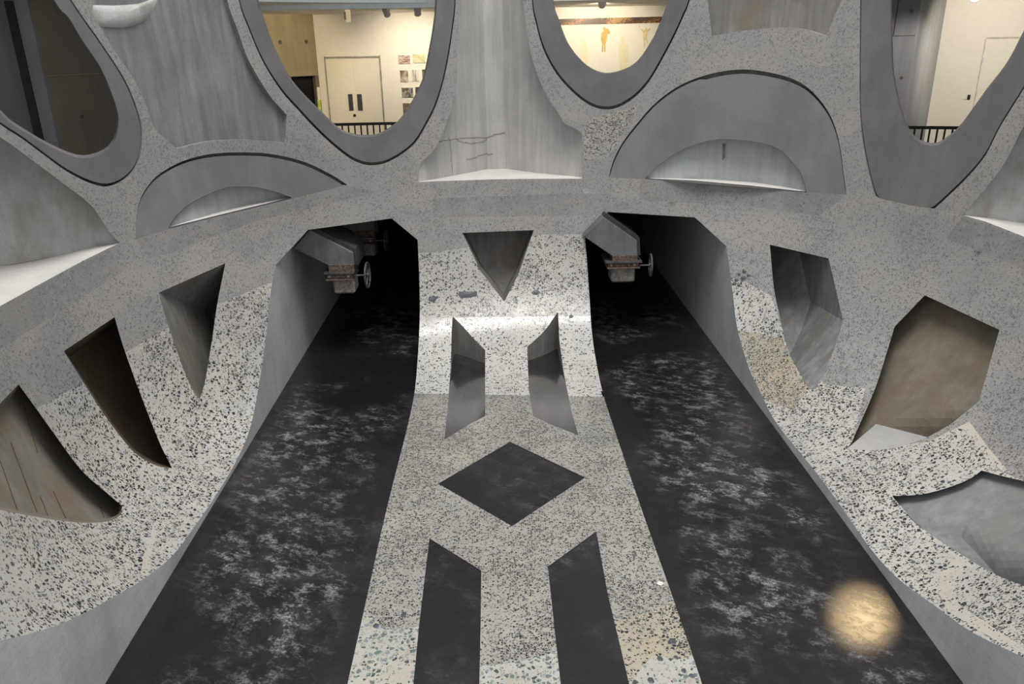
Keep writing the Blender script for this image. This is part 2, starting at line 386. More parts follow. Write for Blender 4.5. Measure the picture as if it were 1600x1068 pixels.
RO, RI = {}, {}
RO[1] = np.vstack([curve([(40, TOP), (112, 0), (154, 61), (191, 117), (210, 158), (221, 196), (221.5, 228), (214, 259), (196, 280), (172, 291), (144, 287), (105, 268), (70, 243), (35, 217), (0, 194), (-60, 148), (-80, 130)]), [(-80, TOP)]])
RI[1] = np.vstack([curve([(20, TOP), (86, 0), (109, 28), (130, 63), (158, 105), (175, 144), (185, 175), (186, 196), (180, 221), (164, 238), (137, 246.5), (112, 243), (74, 226), (35, 203), (14, 189), (0, 175), (-50, 130), (-80, 95)]), [(-80, TOP)]])
RO[2] = curve([(349, TOP), (373, 0), (389, 46), (410, 95), (438, 140), (466, 172), (504, 212), (539, 242), (560, 254), (582, 258.5), (610, 252), (645, 228), (666, 196), (684, 158), (698, 105), (708, 42), (712, 0), (714, TOP)])
RI[2] = curve([(383, TOP), (401, 0), (408, 24), (425, 70), (448, 116), (469, 144), (497, 172), (530, 203), (554, 212), (575, 214), (596, 210), (624, 191), (645, 161), (663, 123), (673, 77), (680, 35), (683, 0), (686, TOP)])
RO[3] = curve([(822, TOP), (831, 0), (837, 35), (849, 77), (870, 116), (898, 147), (923, 165), (944, 171), (965, 168), (989, 154), (1010, 133), (1028, 105), (1052, 60), (1070, 21), (1078, 0), (1116, TOP)])
RI[3] = curve([(846, TOP), (863, 0), (870, 25), (884, 63), (902, 89), (923, 107), (947, 115), (975, 109), (996, 96), (1017, 67), (1031, 39), (1045, 0), (1078, TOP)])
RO[4] = np.vstack([curve([(1347, TOP), (1344, 0), (1343, 105), (1343.6, 175), (1349, 228), (1358, 273), (1367, 306)]), curve([(1374, 310), (1400, 316), (1430, 322), (1459, 326)]), curve([(1461, 325), (1487, 301), (1515, 273), (1540, 242), (1564, 196), (1600, 138), (1680, 5)]), [(1680, TOP)]])
RI[4] = np.vstack([curve([(1388, TOP), (1390, 0), (1392, 70), (1394, 112), (1403, 161), (1414, 196), (1428, 217), (1445, 226), (1463, 227), (1480, 217), (1498, 201), (1515, 179), (1543, 140), (1575, 98), (1600, 51), (1640, -30), (1680, -115)])])
AL = np.vstack([curve([(212, 374), (213, 345), (216, 322), (224, 301), (245, 275), (280, 254), (315, 243), (345, 239), (371, 238), (420, 240), (473, 252), (518, 273), (543, 289)]), lines([(543, 289), (455, 311), (268, 357), (212, 374)], False)[1:-1]])
AL_IN = np.vstack([curve([(264, 355), (280, 333), (308, 312), (350, 294), (385, 291), (420, 296), (455, 308)]), lines([(455, 308.5), (345, 335), (264, 355.5)], False)[:-1]])
AL_F = [(264, 355.5), (345, 335), (455, 308.5)]
AR_F = [(1008, 278.5), (1085, 282), (1175, 290), (1259.5, 299.5)]
AL_B = [(264, 354), (300, 343.5), (340, 331.5), (385, 320), (420, 312), (455, 306.5)]
AR = np.vstack([curve([(951, 277), (958, 252), (972, 224), (993, 196), (1024, 161), (1063, 133), (1108, 116), (1154, 108.6), (1196, 112), (1238, 123), (1266, 140), (1290, 168), (1304, 196), (1313, 231), (1318, 270), (1322, 298)]), lines([(1322, 304), (1262, 301), (1008, 280), (951, 277)], False)[:-1]])
AR_IN = np.vstack([curve([(1008, 278), (1031, 256), (1063, 235), (1101, 221), (1133, 217), (1178, 221), (1213, 231), (1234, 249), (1252, 273), (1259.5, 299)]), lines([(1259.5, 299.5), (1175, 290), (1085, 282), (1008, 278.5)], False)[:-1]])
AR_B = [(1006, 277.6), (1060, 278.6), (1115, 280), (1175, 284), (1225, 291.5), (1261, 298)]
PL = np.vstack([lines([(112, TOP), (147, 5)], False)[:-1], curve([(147, 5), (144, 21), (161, 49), (182, 84), (203, 114), (217, 137), (231, 172), (242, 201), (259, 217), (277, 233)]), curve([(285, 230.5), (326, 221), (378, 218), (410, 220), (445, 222)]), lines([(446, 215), (448, 180)], False), curve([(440, 171), (420, 147), (389, 95), (371, 46), (355, 0), (330, TOP)])])
PC_F = [(655, 284), (710, 282), (771, 280), (840, 279.2), (910, 279)]
PC_B = [(653, 284), (710, 273.8), (762, 264), (790, 263.5), (840, 270), (912, 276.5)]
PC = np.vstack([curve([(727, TOP), (717, 0), (715.5, 70), (712, 140), (698, 193), (680, 231), (657, 257), (653, 283)]), lines(PC_F[:], False), curve([(909.5, 240), (908, 207), (898, 200), (883, 193), (870, 173), (855, 151), (838, 112), (827, 70), (817, 0), (808, TOP)])])
PTR = np.vstack([lines([(1096, TOP), (1106, 0), (1112, 56)], False)[:-1], curve([(1112, 56), (1168, 47), (1220, 43), (1255, 45.5), (1290, 56)]), lines([(1293, 50), (1304, 25), (1315, 0), (1350, TOP)], False)[:]])
PTR[-1] = (1338, TOP)
LL_F = [(-80, 520), (0, 478), (67, 441), (128, 408), (187, 379)]
LL_B = [(-82, 432), (0, 416), (84, 401), (150, 384.5), (189, 378.3)]
LL = np.vstack([curve([(-80, 168), (0, 214), (53, 252), (105, 291), (133, 312), (147, 326), (160, 345), (175, 368), (187, 378.5)]), lines(LL_F[::-1], False)])
LR_F = [(1505, 336), (1540, 346), (1600, 369.5), (1680, 402)]
LR_B = [(1503, 335.6), (1550, 341), (1600, 348.5), (1682, 362)]
LR = np.vstack([lines(LR_F, False), curve([(1680, 60), (1640, 128), (1600, 196), (1571, 252), (1543, 291), (1506, 334)])])
TRI = lines([(722.5, 363.6), (834, 359.4), (810, 428), (788, 471), (751, 423.5)])
L1 = np.vstack([lines([(248, 457), (352, 411)], False)[:-1], curve([(352, 411), (340, 471.5), (332, 525.5), (323.5, 579), (317, 608), (312, 623)]), curve([(309, 621), (303, 613), (286.5, 576), (263, 509), (250, 465)])])
L2 = np.vstack([lines([(100, 548), (179, 495)], False)[:-1], curve([(179, 495), (192, 539), (216, 606), (249, 690), (269, 731)]), curve([(260, 730.5), (244, 727), (214, 710), (183, 675), (150, 628), (100, 549)])[:-1]])
L3 = np.vstack([lines([(-80, 690), (0, 630), (29, 600)], False)[:-1], curve([(29, 600), (56, 637), (81, 672), (126, 732.5), (164, 767), (191, 790)]), curve([(190, 799), (187, 805), (172, 813.5), (134, 816.5), (95, 813), (57, 807), (0, 796), (-80, 778)])])
R1 = np.vstack([lines([(1203, 382), (1294.6, 403.5)], False)[:-1], curve([(1294.6, 403.5), (1301, 430), (1309, 465), (1317, 500)]), curve([(1314, 512), (1309, 529), (1292, 573), (1275, 606)]), curve([(1270, 609), (1264, 607), (1250, 584), (1231, 546), (1218, 492), (1209, 448), (1203, 383)])[:-1]])
R2 = np.vstack([lines([(1398, 510), (1445, 461), (1561.5, 515), (1529.5, 626.6), (1486, 662)], False)[:-1], curve([(1486, 662), (1449.5, 682), (1404, 698), (1365.5, 703), (1323, 701)]), curve([(1331, 690), (1366, 610), (1386, 549), (1397, 513)])])
R3 = np.vstack([curve([(1394.6, 774.6), (1442, 771.5), (1488, 759), (1518, 746), (1533.5, 734.5)]), lines([(1533.5, 734.5), (1556.5, 741), (1600, 751.6), (1680, 768)], False)[1:], curve([(1680, 955), (1640, 934), (1600, 915), (1553, 896), (1499, 864), (1461, 839.5), (1430, 815), (1396, 777)])])
R2_B = [(1320, 703.5), (1369, 662), (1447, 682), (1560, 712)]
R3_B = [(1393, 774), (1412, 796), (1432, 814), (1461, 828), (1503, 839.5), (1530, 868), (1556, 897), (1690, 1020)]
SL = np.vstack([curve([(708, 494.5), (723.6, 510), (740, 528.5), (758, 546.5)]), lines([(758, 550), (758, 650), (734, 662.5), (694, 687)], False), lines([(699, 642), (704.5, 572.5), (705.6, 520.5), (707, 497)], False)])
SR = np.vstack([curve([(871, 487.6), (862, 501), (852, 515), (838, 529), (824, 541)]), lines([(824, 545), (826, 607), (833, 650), (859, 662.5), (904, 680)], False), lines([(893, 642), (881, 583), (874, 531), (872, 490)], False)])
DIA = lines([(797, 690), (914.5, 746), (800, 822), (684.5, 755.5)])
FL = lines([(671, 841), (752, 891), (751, 975), (749, 1068), (747, 1150), (636, 1150), (646, 1068), (655, 975)])
FR = lines([(931.6, 830), (950, 930), (983, 1068), (1003, 1150), (888, 1150), (876, 1068), (864, 960), (856, 885)])
PORT_L = np.vstack([lines([(430.6, 414), (481, 359), (612, 341), (652.5, 374.6)], False)])
PORT_R = np.vstack([lines([(914, 370), (950, 331), (1086, 339.5), (1135, 384.5)], False)])
cL, cR, cSL, cSR = curve(L_CURVE), curve(R_CURVE), curve(S_LEFT, step=10), curve(S_RIGHT, step=10)
DOM = np.vstack([[(-80, TOP)], lines([(-80, TOP), (1680, TOP)], False, 12)[1:], lines([(1680, TOP), (1680, 1062)], False, 12)[1:-1], cR[::-1], PORT_R[::-1][1:-1], cSR, lines([(1125, 1150), (524, 1150)], False)[1:-1], cSL[::-1], PORT_L[::-1][1:-1], cL, lines([(-80, 1016), (-80, TOP)], False, 12)[1:-1]])
STRIP = np.array([(480, 614), (630, 614), (780, 617), (960, 620), (1150, 620), (1150, 1170), (480, 1170)], float)
PATCH = [   # (material, polygon) pours of different concrete, later ones win
 ('bold', [(425, 440), (338, 476), (262, 512), (200, 548), (130, 597), (60, 636), (-90, 740), (-90, 1160), (435, 1160), (435, 436)]),
 ('bold', [(630, 398), (690, 392), (740, 385), (850, 366), (930, 366), (930, 493), (630, 497)]),
 ('bold', [(1130, 430), (1165, 440), (1205, 462), (1240, 560), (1290, 600), (1352, 606), (1330, 702), (1450, 690), (1515, 658), (1560, 735), (1625, 760), (1700, 800), (1700, 1160), (1130, 1160)]),
 ('bright', [(630, 497), (930, 493), (960, 622), (630, 617)]),
 ('tan', [(1150, 515), (1222, 528), (1246, 580), (1262, 606), (1240, 640), (1190, 624)]),
 ('smooth', [(-90, 525), (0, 478), (187, 380), (200, 418), (120, 470), (0, 545), (-90, 600)]),
 ('smooth', [(212, 374), (268, 357), (455, 311), (543, 289), (590, 300), (400, 345), (262, 396), (232, 402)]),
 ('smooth', [(676, 310), (790, 306), (910, 302), (960, 303), (990, 325), (930, 336), (676, 340)]),
 ('smooth', [(1000, 280), (1262, 301), (1322, 304), (1280, 337), (1172, 322), (1000, 312)]),
 ('smooth', [(1505, 337), (1700, 412), (1700, 462), (1580, 412), (1478, 372)]),
 ('seam', [(1497, 868), (1470, 895), (1466, 925), (1482, 955), (1530, 985), (1600, 1020), (1600, 1012), (1545, 975), (1500, 945), (1487, 925), (1490, 905), (1520, 882)]),
 ('seam', [(1503, 664), (1516, 660), (1545, 700), (1578, 738), (1566, 736), (1535, 705)]),
 ('seam', [(219, 898), (226, 860), (241, 815), (249, 815), (239, 852), (231, 900)]),
 ('fine', [(911, 205), (926, 184), (948, 178), (990, 168), (1000, 160), (966, 222), (949, 246), (913, 250)]),
 ('coarse', [(480, 957), (572, 957), (590, 972), (602, 984), (655, 979), (700, 1010), (752, 1040), (800, 1036), (870, 1018), (920, 990), (978, 966), (1030, 952), (1048, 940), (1150, 945), (1150, 1170), (480, 1170)]),
 ('tan', [(960, 972), (978, 966), (1030, 952), (1048, 940), (1120, 960), (1150, 1010), (1060, 1030), (1020, 1024), (1003, 1042), (985, 1070), (960, 1070)]),
]
SLOTS = ['grey', 'bold', 'bright', 'tan', 'smooth', 'coarse', 'fine', 'seam']

rings_p = {k: shrink(RO[k], lambda nx, ny: 1.4+3.4*np.clip(ny, 0, 1)) for k in RO}
for k in RO:                                   # frame edges stay put
    e = (RO[k][:, 1] <= TOP+1) | (RO[k][:, 0] <= -79.5) | (RO[k][:, 0] >= 1679.5); rings_p[k][e] = RO[k][e]
be = (RO[4][:, 1] > 307) & (RO[4][:, 0] < 1458); rings_p[4][be] = RO[4][be]
arch_p = {'AL': shrink(AL, lambda nx, ny: np.where(ny < .25, .9+4.2*np.clip(-ny, 0, 1), 0)), 'AR': shrink(AR, lambda nx, ny: np.where(ny < .25, .9+6*np.clip(-ny, 0, 1)*(.45+.55*(nx > -.3)), 0))}
HOLES = dict(AL=AL, AR=AR, PL=PL, PC=PC, PTR=PTR, LL=LL, LR=LR, TRI=TRI, L1=L1, L2=L2, L3=L3, R1=R1, R2=R2, R3=R3, SL=SL, SR=SR, DIA=DIA, FL=FL, FR=FR)
loops = [(DOM, True)]+[(p, True) for p in HOLES.values()]+[(RO[k], True) for k in RO]+[(RI[k], True) for k in RI]+[(rings_p[k], True) for k in RO]+[(p, True) for p in arch_p.values()]
loops += [(AL_IN, True), (AR_IN, True), (lines(PC_B, False), False), (lines(LL_B, False), False), (lines(LR_B, False), False), (lines(AL_B, False), False), (lines(AR_B, False), False), (STRIP[:5], False)]
loops += [(lines(np.array(p, float), True, 14), True) for _, p in PATCH]
def proj(p):
    v = np.asarray(p, float)-EYE; D = v@F_; return np.array([800+FPX*(v@R_)/D, 534-FPX*(v@U_)/D])
def crease(bk, z, hole):
    out_ = []
    for b in bk:
        q = on_z(b, z(b[0])); qz = q[2]; P = np.array([proj((q[0], q[1], qz+h)) for h in np.arange(0, 4.6, .08)])
        if len(P) > 3: out_.append(P)
    return out_
loops += [(lines(R2_B, False), False), (lines(R3_B, False), False)]
for FRN, BK in (([(1323, 701)], R2_B[1:-1]), ([(1395, 776)], R3_B[4:5]), (PC_F, PC_B[1:-1]), (LL_F, LL_B[1:-1]), (LR_F, LR_B[1:-1]), (AL_F, AL_B[1:-1]), (AR_F, AR_B[1:-1])):
    z = sill(FRN) if len(FRN) > 1 else (lambda x, z0_=float(bowl(np.array(FRN))[0, 2]): z0_)
    for P in crease(BK, z, None): loops.append((P[pip(P, DOM)], False))
# triangulate the chart of the bowl
vs, es = [], []
for P, cl in loops:
    b = len(vs); n = len(P); vs += [tuple(p) for p in P]
    es += [(b+i, b+(i+1) % n) for i in range(n if cl else n-1)]
gx, gy = np.meshgrid(np.arange(-74, 1680, 13.0), np.arange(TOP+6, 1150, 13.0)); gx = gx+((np.arange(gx.shape[0]) % 2)*6.5)[:, None]
G = np.stack([gx.ravel(), gy.ravel()], 1); G = G[pip(G, DOM)]
vs += [tuple(p) for p in G]
out = geometry.delaunay_2d_cdt([Vector((p[0], -p[1])) for p in vs], es, [], 0, 1e-3)
UV = np.array([(p[0], -p[1]) for p in out[0]]); TR = np.array([f for f in out[2] if len(f) == 3])
cen = UV[TR].mean(1); ok = pip(cen, DOM); TR, cen = TR[ok], cen[ok]
ins = {k: pip(cen, p) for k, p in HOLES.items()}
for k in RO: ins['O%d' % k] = pip(cen, RO[k]); ins['I%d' % k] = pip(cen, RI[k]); ins['P%d' % k] = pip(cen, rings_p[k])
anyhole = np.zeros(len(TR), bool)
for k in list(HOLES)+['O1', 'O2', 'O3', 'O4']: anyhole |= ins[k]
BP = bowl(UV)
def sub(mask):
    t = TR[mask]; ids, inv = np.unique(t, return_inverse=True); return ids, inv.reshape(-1, 3)
def surf(name, mask, fn, mats, parent=None, smooth=True, mi=None):
    ids, f = sub(mask); return pydata(name, fn(ids), f, mats, parent, smooth, mi)
def strip_mesh(name, A, B_, mats, parent=None, closed=True, smooth=False):
    n = len(A); v = np.vstack([A, B_]); f = [(i, (i+1) % n, n+(i+1) % n, n+i) for i in range(n if closed else n-1)]
    return pydata(name, v, f, mats, parent, smooth)
def grouped(name, parts, mats, parent=None, smooth=False):
    """several vertex/face lists as one mesh; each part carries a material slot"""
    V, Fc, MI = [], [], []; b = 0
    for v, f, m in parts:
        V.append(np.asarray(v, float)); Fc += [tuple(int(i)+b for i in q) for q in f]; MI += [m]*len(f); b += len(v)
    return pydata(name, np.vstack(V), Fc, mats, parent, smooth, MI)
def quads(A, B_, closed=True):
    n = len(A); return np.vstack([A, B_]), [(i, (i+1) % n, n+(i+1) % n, n+i) for i in range(n if closed else n-1)]

# main wall of the bowl and the terrazzo strip of the floor
instrip = pip(cen, STRIP)
slot_of = np.zeros(len(TR), int)
for m, p in PATCH: slot_of[pip(cen, np.array(p, float))] = SLOTS.index(m)
slot_of[instrip & (slot_of != SLOTS.index('coarse')) & (slot_of != SLOTS.index('tan'))] = SLOTS.index('fine')
mw = ~anyhole & ~instrip; mf = ~anyhole & instrip
WALL = surf('wall_back', mw, lambda i: BP[i], SLOTS, None, True, slot_of[mw]); tag(WALL, 'carved bowl wall of cut concrete with dark pebbles, pierced by tubes and niches', kind='structure')
FLOOR = surf('floor', mf, lambda i: BP[i]*np.array([1, 1, 0])+np.array([0, 0, .004]), SLOTS, None, False, slot_of[mf]); tag(FLOOR, 'pale speckled terrazzo strip between the two black floors', kind='structure')
# the wall runs on past both sides of the frame
ext = []
for x0, sgn in ((-80, -1), (1680, 1)):
    yy = np.linspace(TOP, 1016 if sgn < 0 else 1062, 90); e = bowl(np.stack([np.full(90, x0), yy], 1))
    cols = [e+np.array([sgn*t, .12*t, 0]) for t in (0, 1.2, 2.6)]
    for a, b in zip(cols[:-1], cols[1:]): ext.append((*quads(a, b, False), 0))
grouped('wall_return', ext, ['grey'], WALL, True)

# ring tubes
for k, lab in ((1, 'leftmost'), (2, 'second'), (3, 'third'), (4, 'rightmost')):
    fr = lambda p: (p[:, 1] > TOP+1) & (p[:, 0] > -79.5) & (p[:, 0] < 1679.5)
    ids, f = sub(ins['P%d' % k] & ~ins['I%d' % k])
    hole = bowl(RI[k]); pan = bowl(rings_p[k]); outl = bowl(RO[k])
    depth = .14
    parts = [(radial(BP[ids], .012), f, 0)]
    a, q = quads(radial(pan, .012), radial(pan, depth)); parts.append((a, q, 0))
    h0 = radial(hole, .012); vd = h0.mean(0)-EYE; vd[2] = 0; vd /= np.linalg.norm(vd); a, q = quads(h0, h0+vd*.35); parts.append((a, q, 0))
    o = grouped('tube_sleeve', parts, ['sleeve'], WALL, False); o['label'] = 'smooth grey concrete ring lining the %s tube' % lab
    sm = np.zeros(len(o.data.polygons), bool); sm[:len(f)] = True; o.data.polygons.foreach_set('use_smooth', sm)
    ids, f = sub(ins['O%d' % k] & ~ins['P%d' % k]); parts = [(radial(BP[ids], depth), f, 0)]
    a, q = quads(outl, radial(outl, depth)); parts.append((a, q, 0))
    grouped('joint', parts, ['groove'], WALL)
# blind arches
for k, IN, BK, lab in (('AL', AL_IN, AL_B, 'left'), ('AR', AR_IN, AR_B, 'right')):
    inn = pip(cen, IN); pp = pip(cen, arch_p[k]); outl = bowl(HOLES[k]); pan = bowl(arch_p[k])
    ids, f = sub(pp & ~inn); parts = [(radial(BP[ids], .01), f, 0)]
    a, q = quads(radial(pan, .01), radial(pan, .12)); parts.append((a, q, 0))
    o = grouped('arch_panel', parts, ['arch'], WALL); o['label'] = 'smooth grey blind arch panel, %s of the two' % lab
    sm = np.zeros(len(o.data.polygons), bool); sm[:len(f)] = True; o.data.polygons.foreach_set('use_smooth', sm)
    ids, f = sub(ins[k] & ~pp); parts = [(radial(BP[ids], .12), f, 0)]
    a, q = quads(outl, radial(outl, .12)); parts.append((a, q, 0)); grouped('joint', parts, ['groove'], WALL)
    front = np.array([p for p in IN[len(IN)//2:]])
    z = sill(AL_F if k == 'AL' else AR_F)
    edge = np.interp(cen[:, 0], [b[0] for b in BK], [b[1] for b in BK])
    up = inn & (cen[:, 1] < edge); lo = inn & ~up
    ids, f = sub(up); parts = [(vwall(UV[ids], BK, z), f, 0)]
    a, q = quads(bowl(IN), vwall(IN, BK, z)); msk = [i for i in range(len(IN)) if IN[i, 1] < np.interp(IN[i, 0], [b[0] for b in BK], [b[1] for b in BK])]
    parts.append((a, [q[i] for i in msk], 0))
    grouped('niche_wall', parts, ['blue'], WALL)
    ids, f = sub(lo); lip = lines([p for p in IN if p[1] >= np.interp(p[0], [b[0] for b in BK], [b[1] for b in BK])], False)
    parts = [(hlevel(UV[ids], z), f, 0)]; a, q = quads(bowl(lip), hlevel(lip, z), False); parts.append((a, q, 0))
    grouped('ledge', parts, ['ledge'], WALL)['label'] = 'thin pale lit ledge at the foot of the %s blind arch' % lab
# pockets with a pale ledge and a standing wall
for k, FRN, BK, mt, lab in (('PC', PC_F, PC_B, 'column', 'centre'), ('LL', LL_F, LL_B, 'rough', 'far left'), ('LR', LR_F, LR_B, 'rough', 'far right')):
    z = sill(FRN); edge = np.interp(cen[:, 0], [b[0] for b in BK], [b[1] for b in BK])
    up = ins[k] & (cen[:, 1] < edge); lo = ins[k] & ~up; IN = HOLES[k]
    ids, f = sub(up); wv = vwall(UV[ids], BK, z); parts = [(wv, f, 0)]
    a, q = quads(bowl(IN), vwall(IN, BK, z)); eb = np.interp(IN[:, 0], [b[0] for b in BK], [b[1] for b in BK])
    parts.append((a, [q[i] for i in range(len(IN)) if IN[i, 1] < eb[i] and IN[(i+1) % len(IN), 1] < eb[(i+1) % len(IN)]+1 and not (IN[i, 1] <= TOP+1 and IN[(i+1) % len(IN), 1] <= TOP+1)], 0))
    grouped('pocket_wall', parts, [mt], WALL)['label'] = 'standing wall of pale streaked concrete in the %s pocket' % lab if mt == 'column' else 'rough blue-grey concrete wall in the %s pocket' % lab
    ids, f = sub(lo); lip = lines(FRN, False); parts = [(hlevel(UV[ids], z), f, 0)]
    a, q = quads(bowl(lip), hlevel(lip, z), False); parts.append((a, q, 0))
    grouped('ledge', parts, ['ledge'], WALL)['label'] = 'bright pale ledge of the %s pocket' % lab
for k, lab in (('PL', 'upper left'), ('PTR', 'upper right')):
    ids, f = sub(ins[k]); IN = HOLES[k]; parts = [(radial(BP[ids], .1), f, 0)]
    e = bowl(IN); a, q = quads(e, radial(e, .1)); parts.append((a, [q[i] for i in range(len(IN)) if IN[i, 1] > TOP+1], 1))
    grouped('silo_wall', parts, ['pocket' if k == 'PL' else 'pocketwarm', 'grey'], WALL)['label'] = 'dark streaked bare concrete field, %s' % lab
# broken rough scoop in the upper left field, slit in the right arch, cracks in the centre pocket
SCP = curve([(149, 9), (190, 8), (225, 5), (252, -4), (246, 16), (232, 33), (206, 42), (176, 42), (157, 38), (147, 24)], True, 6)
e = radial(bowl(SCP), .1); c_ = radial(bowl(SCP.mean(0)[None]), .03); mid_ = radial(bowl(SCP.mean(0)+(SCP-SCP.mean(0))*.75), .055)
n_ = len(e); pydata('broken_scoop', np.vstack([e, mid_, c_]), [(i, (i+1) % n_, n_+(i+1) % n_, n_+i) for i in range(n_)]+[(n_+i, n_+(i+1) % n_, 2*n_) for i in range(n_)], ['rough'], WALL, True)['label'] = 'rough pale broken scoop at the top of the dark field'
def ribbon(name, pts_, wd, fn, mt):
    ln = curve(pts_, False, 3); ln = ln+np.random.uniform(-.9, .9, ln.shape); wv_ = np.random.uniform(.4, 1, len(ln))*wd
    a_ = fn(ln-np.stack([0*wv_, wv_], 1)); b_ = fn(ln+np.stack([0*wv_, wv_], 1)); m_ = fn(ln)
    tow = (EYE-m_)/np.linalg.norm(EYE-m_, axis=1)[:, None]; n_ = len(ln)
    pydata(name, np.vstack([a_+tow*.003, m_+tow*.014, b_+tow*.003]), [(i, i+1, n_+i+1, n_+i) for i in range(n_-1)]+[(n_+i, n_+i+1, 2*n_+i+1, 2*n_+i) for i in range(n_-1)], [mt], WALL)
zpc = sill(PC_F); fpc = lambda u: vwall(u, PC_B, zpc)
ribbon('crack', [(684, 221.5), (696, 219.5), (709, 217.5), (728, 215), (745, 215), (764, 213.5), (775, 209.5), (789, 207.5)], .55, fpc, 'joint')
ribbon('crack', [(714, 218), (728, 223), (744, 223), (757, 220), (762, 214)], .4, fpc, 'joint')
ribbon('crack', [(729, 250), (742, 246), (753, 241), (771, 240)], .4, fpc, 'joint')
ribbon('crack', [(702, 214), (705, 240), (707, 271)], .35, fpc, 'joint')
zar = sill(AR_F)
ribbon('slit', [(1131.5, 225), (1131, 235), (1130, 248)], .2, lambda u: vwall(u, AR_B, zar), 'joint')
sl_ = np.array([(1128.6, 224), (1134, 224), (1133, 246), (1128.6, 250)]); e = vwall(sl_, AR_B, zar); tow = (EYE-e)/np.linalg.norm(EYE-e, axis=1)[:, None]
pydata('slit', np.vstack([e+tow*.004, e-tow*.02]), [(0, 1, 2, 3), (0, 4, 5, 1), (1, 5, 6, 2), (2, 6, 7, 3), (3, 7, 4, 0)], ['groove'], WALL)['label'] = 'small dark upright slit in the right arch niche'
# the shaft of the atrium goes on above the frame
tx = np.linspace(-80, 1680, 120); tp = np.stack([tx, np.full(120, TOP)], 1); e = bowl(tp); pcm = (tx > 722) & (tx < 812); e[pcm] = fpc(tp[pcm])
up_ = e.copy(); up_[:, 2] = 19; a, q = quads(e, up_, False); grouped('upper_wall', [(a, q, 0)], ['grey'], WALL)
# niches cut back into the wall
Z0 = np.array
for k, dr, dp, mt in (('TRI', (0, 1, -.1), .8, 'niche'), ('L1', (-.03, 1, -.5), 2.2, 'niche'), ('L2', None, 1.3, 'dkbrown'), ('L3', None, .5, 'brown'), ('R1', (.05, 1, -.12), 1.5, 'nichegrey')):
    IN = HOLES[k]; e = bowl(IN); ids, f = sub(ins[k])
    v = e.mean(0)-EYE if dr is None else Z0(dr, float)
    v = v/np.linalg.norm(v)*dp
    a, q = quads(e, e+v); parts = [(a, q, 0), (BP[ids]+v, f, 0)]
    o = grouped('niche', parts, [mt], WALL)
    if k == 'L3':       # upright joints left by the formwork boards
        o['label'] = 'brown board-marked niche at the left edge'
        for p_, q_ in (((31, 612), (58, 705)), ((14, 688), (57, 803)), ((62, 776), (75, 808)), ((84, 768), (104, 812)), ((158, 788), (167, 811)), ((-10, 700), (24, 798))):
            ln = lines([p_, q_], False, 8); c_ = bowl(ln)+v; l_ = bowl(ln-[.8, 0])+v; r_ = bowl(ln+[.8, 0])+v; tow = -v/np.linalg.norm(v)
            n_ = len(ln); vv = np.vstack([l_+tow*.006, r_+tow*.006, c_+tow*.02]); ff = [(i, i+1, 2*n_+i+1, 2*n_+i) for i in range(n_-1)]+[(2*n_+i, 2*n_+i+1, n_+i+1, n_+i) for i in range(n_-1)]
            pydata('board_joint', vv, ff, ['dkbrown'], o)
# niches with upright walls standing on a level floor
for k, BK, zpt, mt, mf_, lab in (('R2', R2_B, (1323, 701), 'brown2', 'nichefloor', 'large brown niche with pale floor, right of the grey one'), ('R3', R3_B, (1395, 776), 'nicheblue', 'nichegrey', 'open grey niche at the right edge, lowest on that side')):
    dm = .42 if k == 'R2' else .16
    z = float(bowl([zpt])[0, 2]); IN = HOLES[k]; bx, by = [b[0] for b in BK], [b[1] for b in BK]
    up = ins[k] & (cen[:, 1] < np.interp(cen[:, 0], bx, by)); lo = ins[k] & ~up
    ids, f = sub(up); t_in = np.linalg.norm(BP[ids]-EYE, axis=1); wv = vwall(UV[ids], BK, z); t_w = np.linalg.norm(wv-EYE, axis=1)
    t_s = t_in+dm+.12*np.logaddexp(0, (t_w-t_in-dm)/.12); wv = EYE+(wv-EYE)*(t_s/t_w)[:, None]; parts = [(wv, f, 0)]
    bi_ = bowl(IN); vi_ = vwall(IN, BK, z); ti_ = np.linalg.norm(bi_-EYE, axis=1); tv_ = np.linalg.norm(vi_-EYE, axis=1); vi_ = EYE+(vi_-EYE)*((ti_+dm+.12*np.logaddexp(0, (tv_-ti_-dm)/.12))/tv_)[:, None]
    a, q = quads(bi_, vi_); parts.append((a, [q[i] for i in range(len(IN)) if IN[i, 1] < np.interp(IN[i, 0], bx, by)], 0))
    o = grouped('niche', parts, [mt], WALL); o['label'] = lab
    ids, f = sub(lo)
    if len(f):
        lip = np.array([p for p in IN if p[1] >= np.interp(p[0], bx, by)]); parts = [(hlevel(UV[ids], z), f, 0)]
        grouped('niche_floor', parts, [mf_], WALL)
# slots in the foot of the wall: upright sides down to polished black floor
for k in ('SL', 'SR'):
    IN = HOLES[k]; e = bowl(IN); g = e.copy(); g[:, 2] = -.01; a, q = quads(e, g); grouped('slot_side', [(a, q, 0)], ['niche'], WALL)
    surf('floor_inlay', ins[k], lambda i: BP[i]*np.array([1, 1, 0]), ['gloss'], FLOOR, False)['label'] = 'polished black floor in the %s slot' % ('left' if k == 'SL' else 'right')
for k, lab in (('DIA', 'black diamond inlay'), ('FL', 'long black inlay, left of the two in front'), ('FR', 'long black inlay, right of the two in front')):
    o = surf('floor_inlay', ins[k], lambda i: BP[i]*np.array([1, 1, 0])+np.array([0, 0, -.004]), ['resin2'], FLOOR, False); o['label'] = lab
    e = bowl(HOLES[k]); e[:, 2] = .004; g = e.copy(); g[:, 2] = -.006; a, q = quads(e, g); grouped('inlay_edge', [(a, q, 0)], ['groove'], FLOOR)

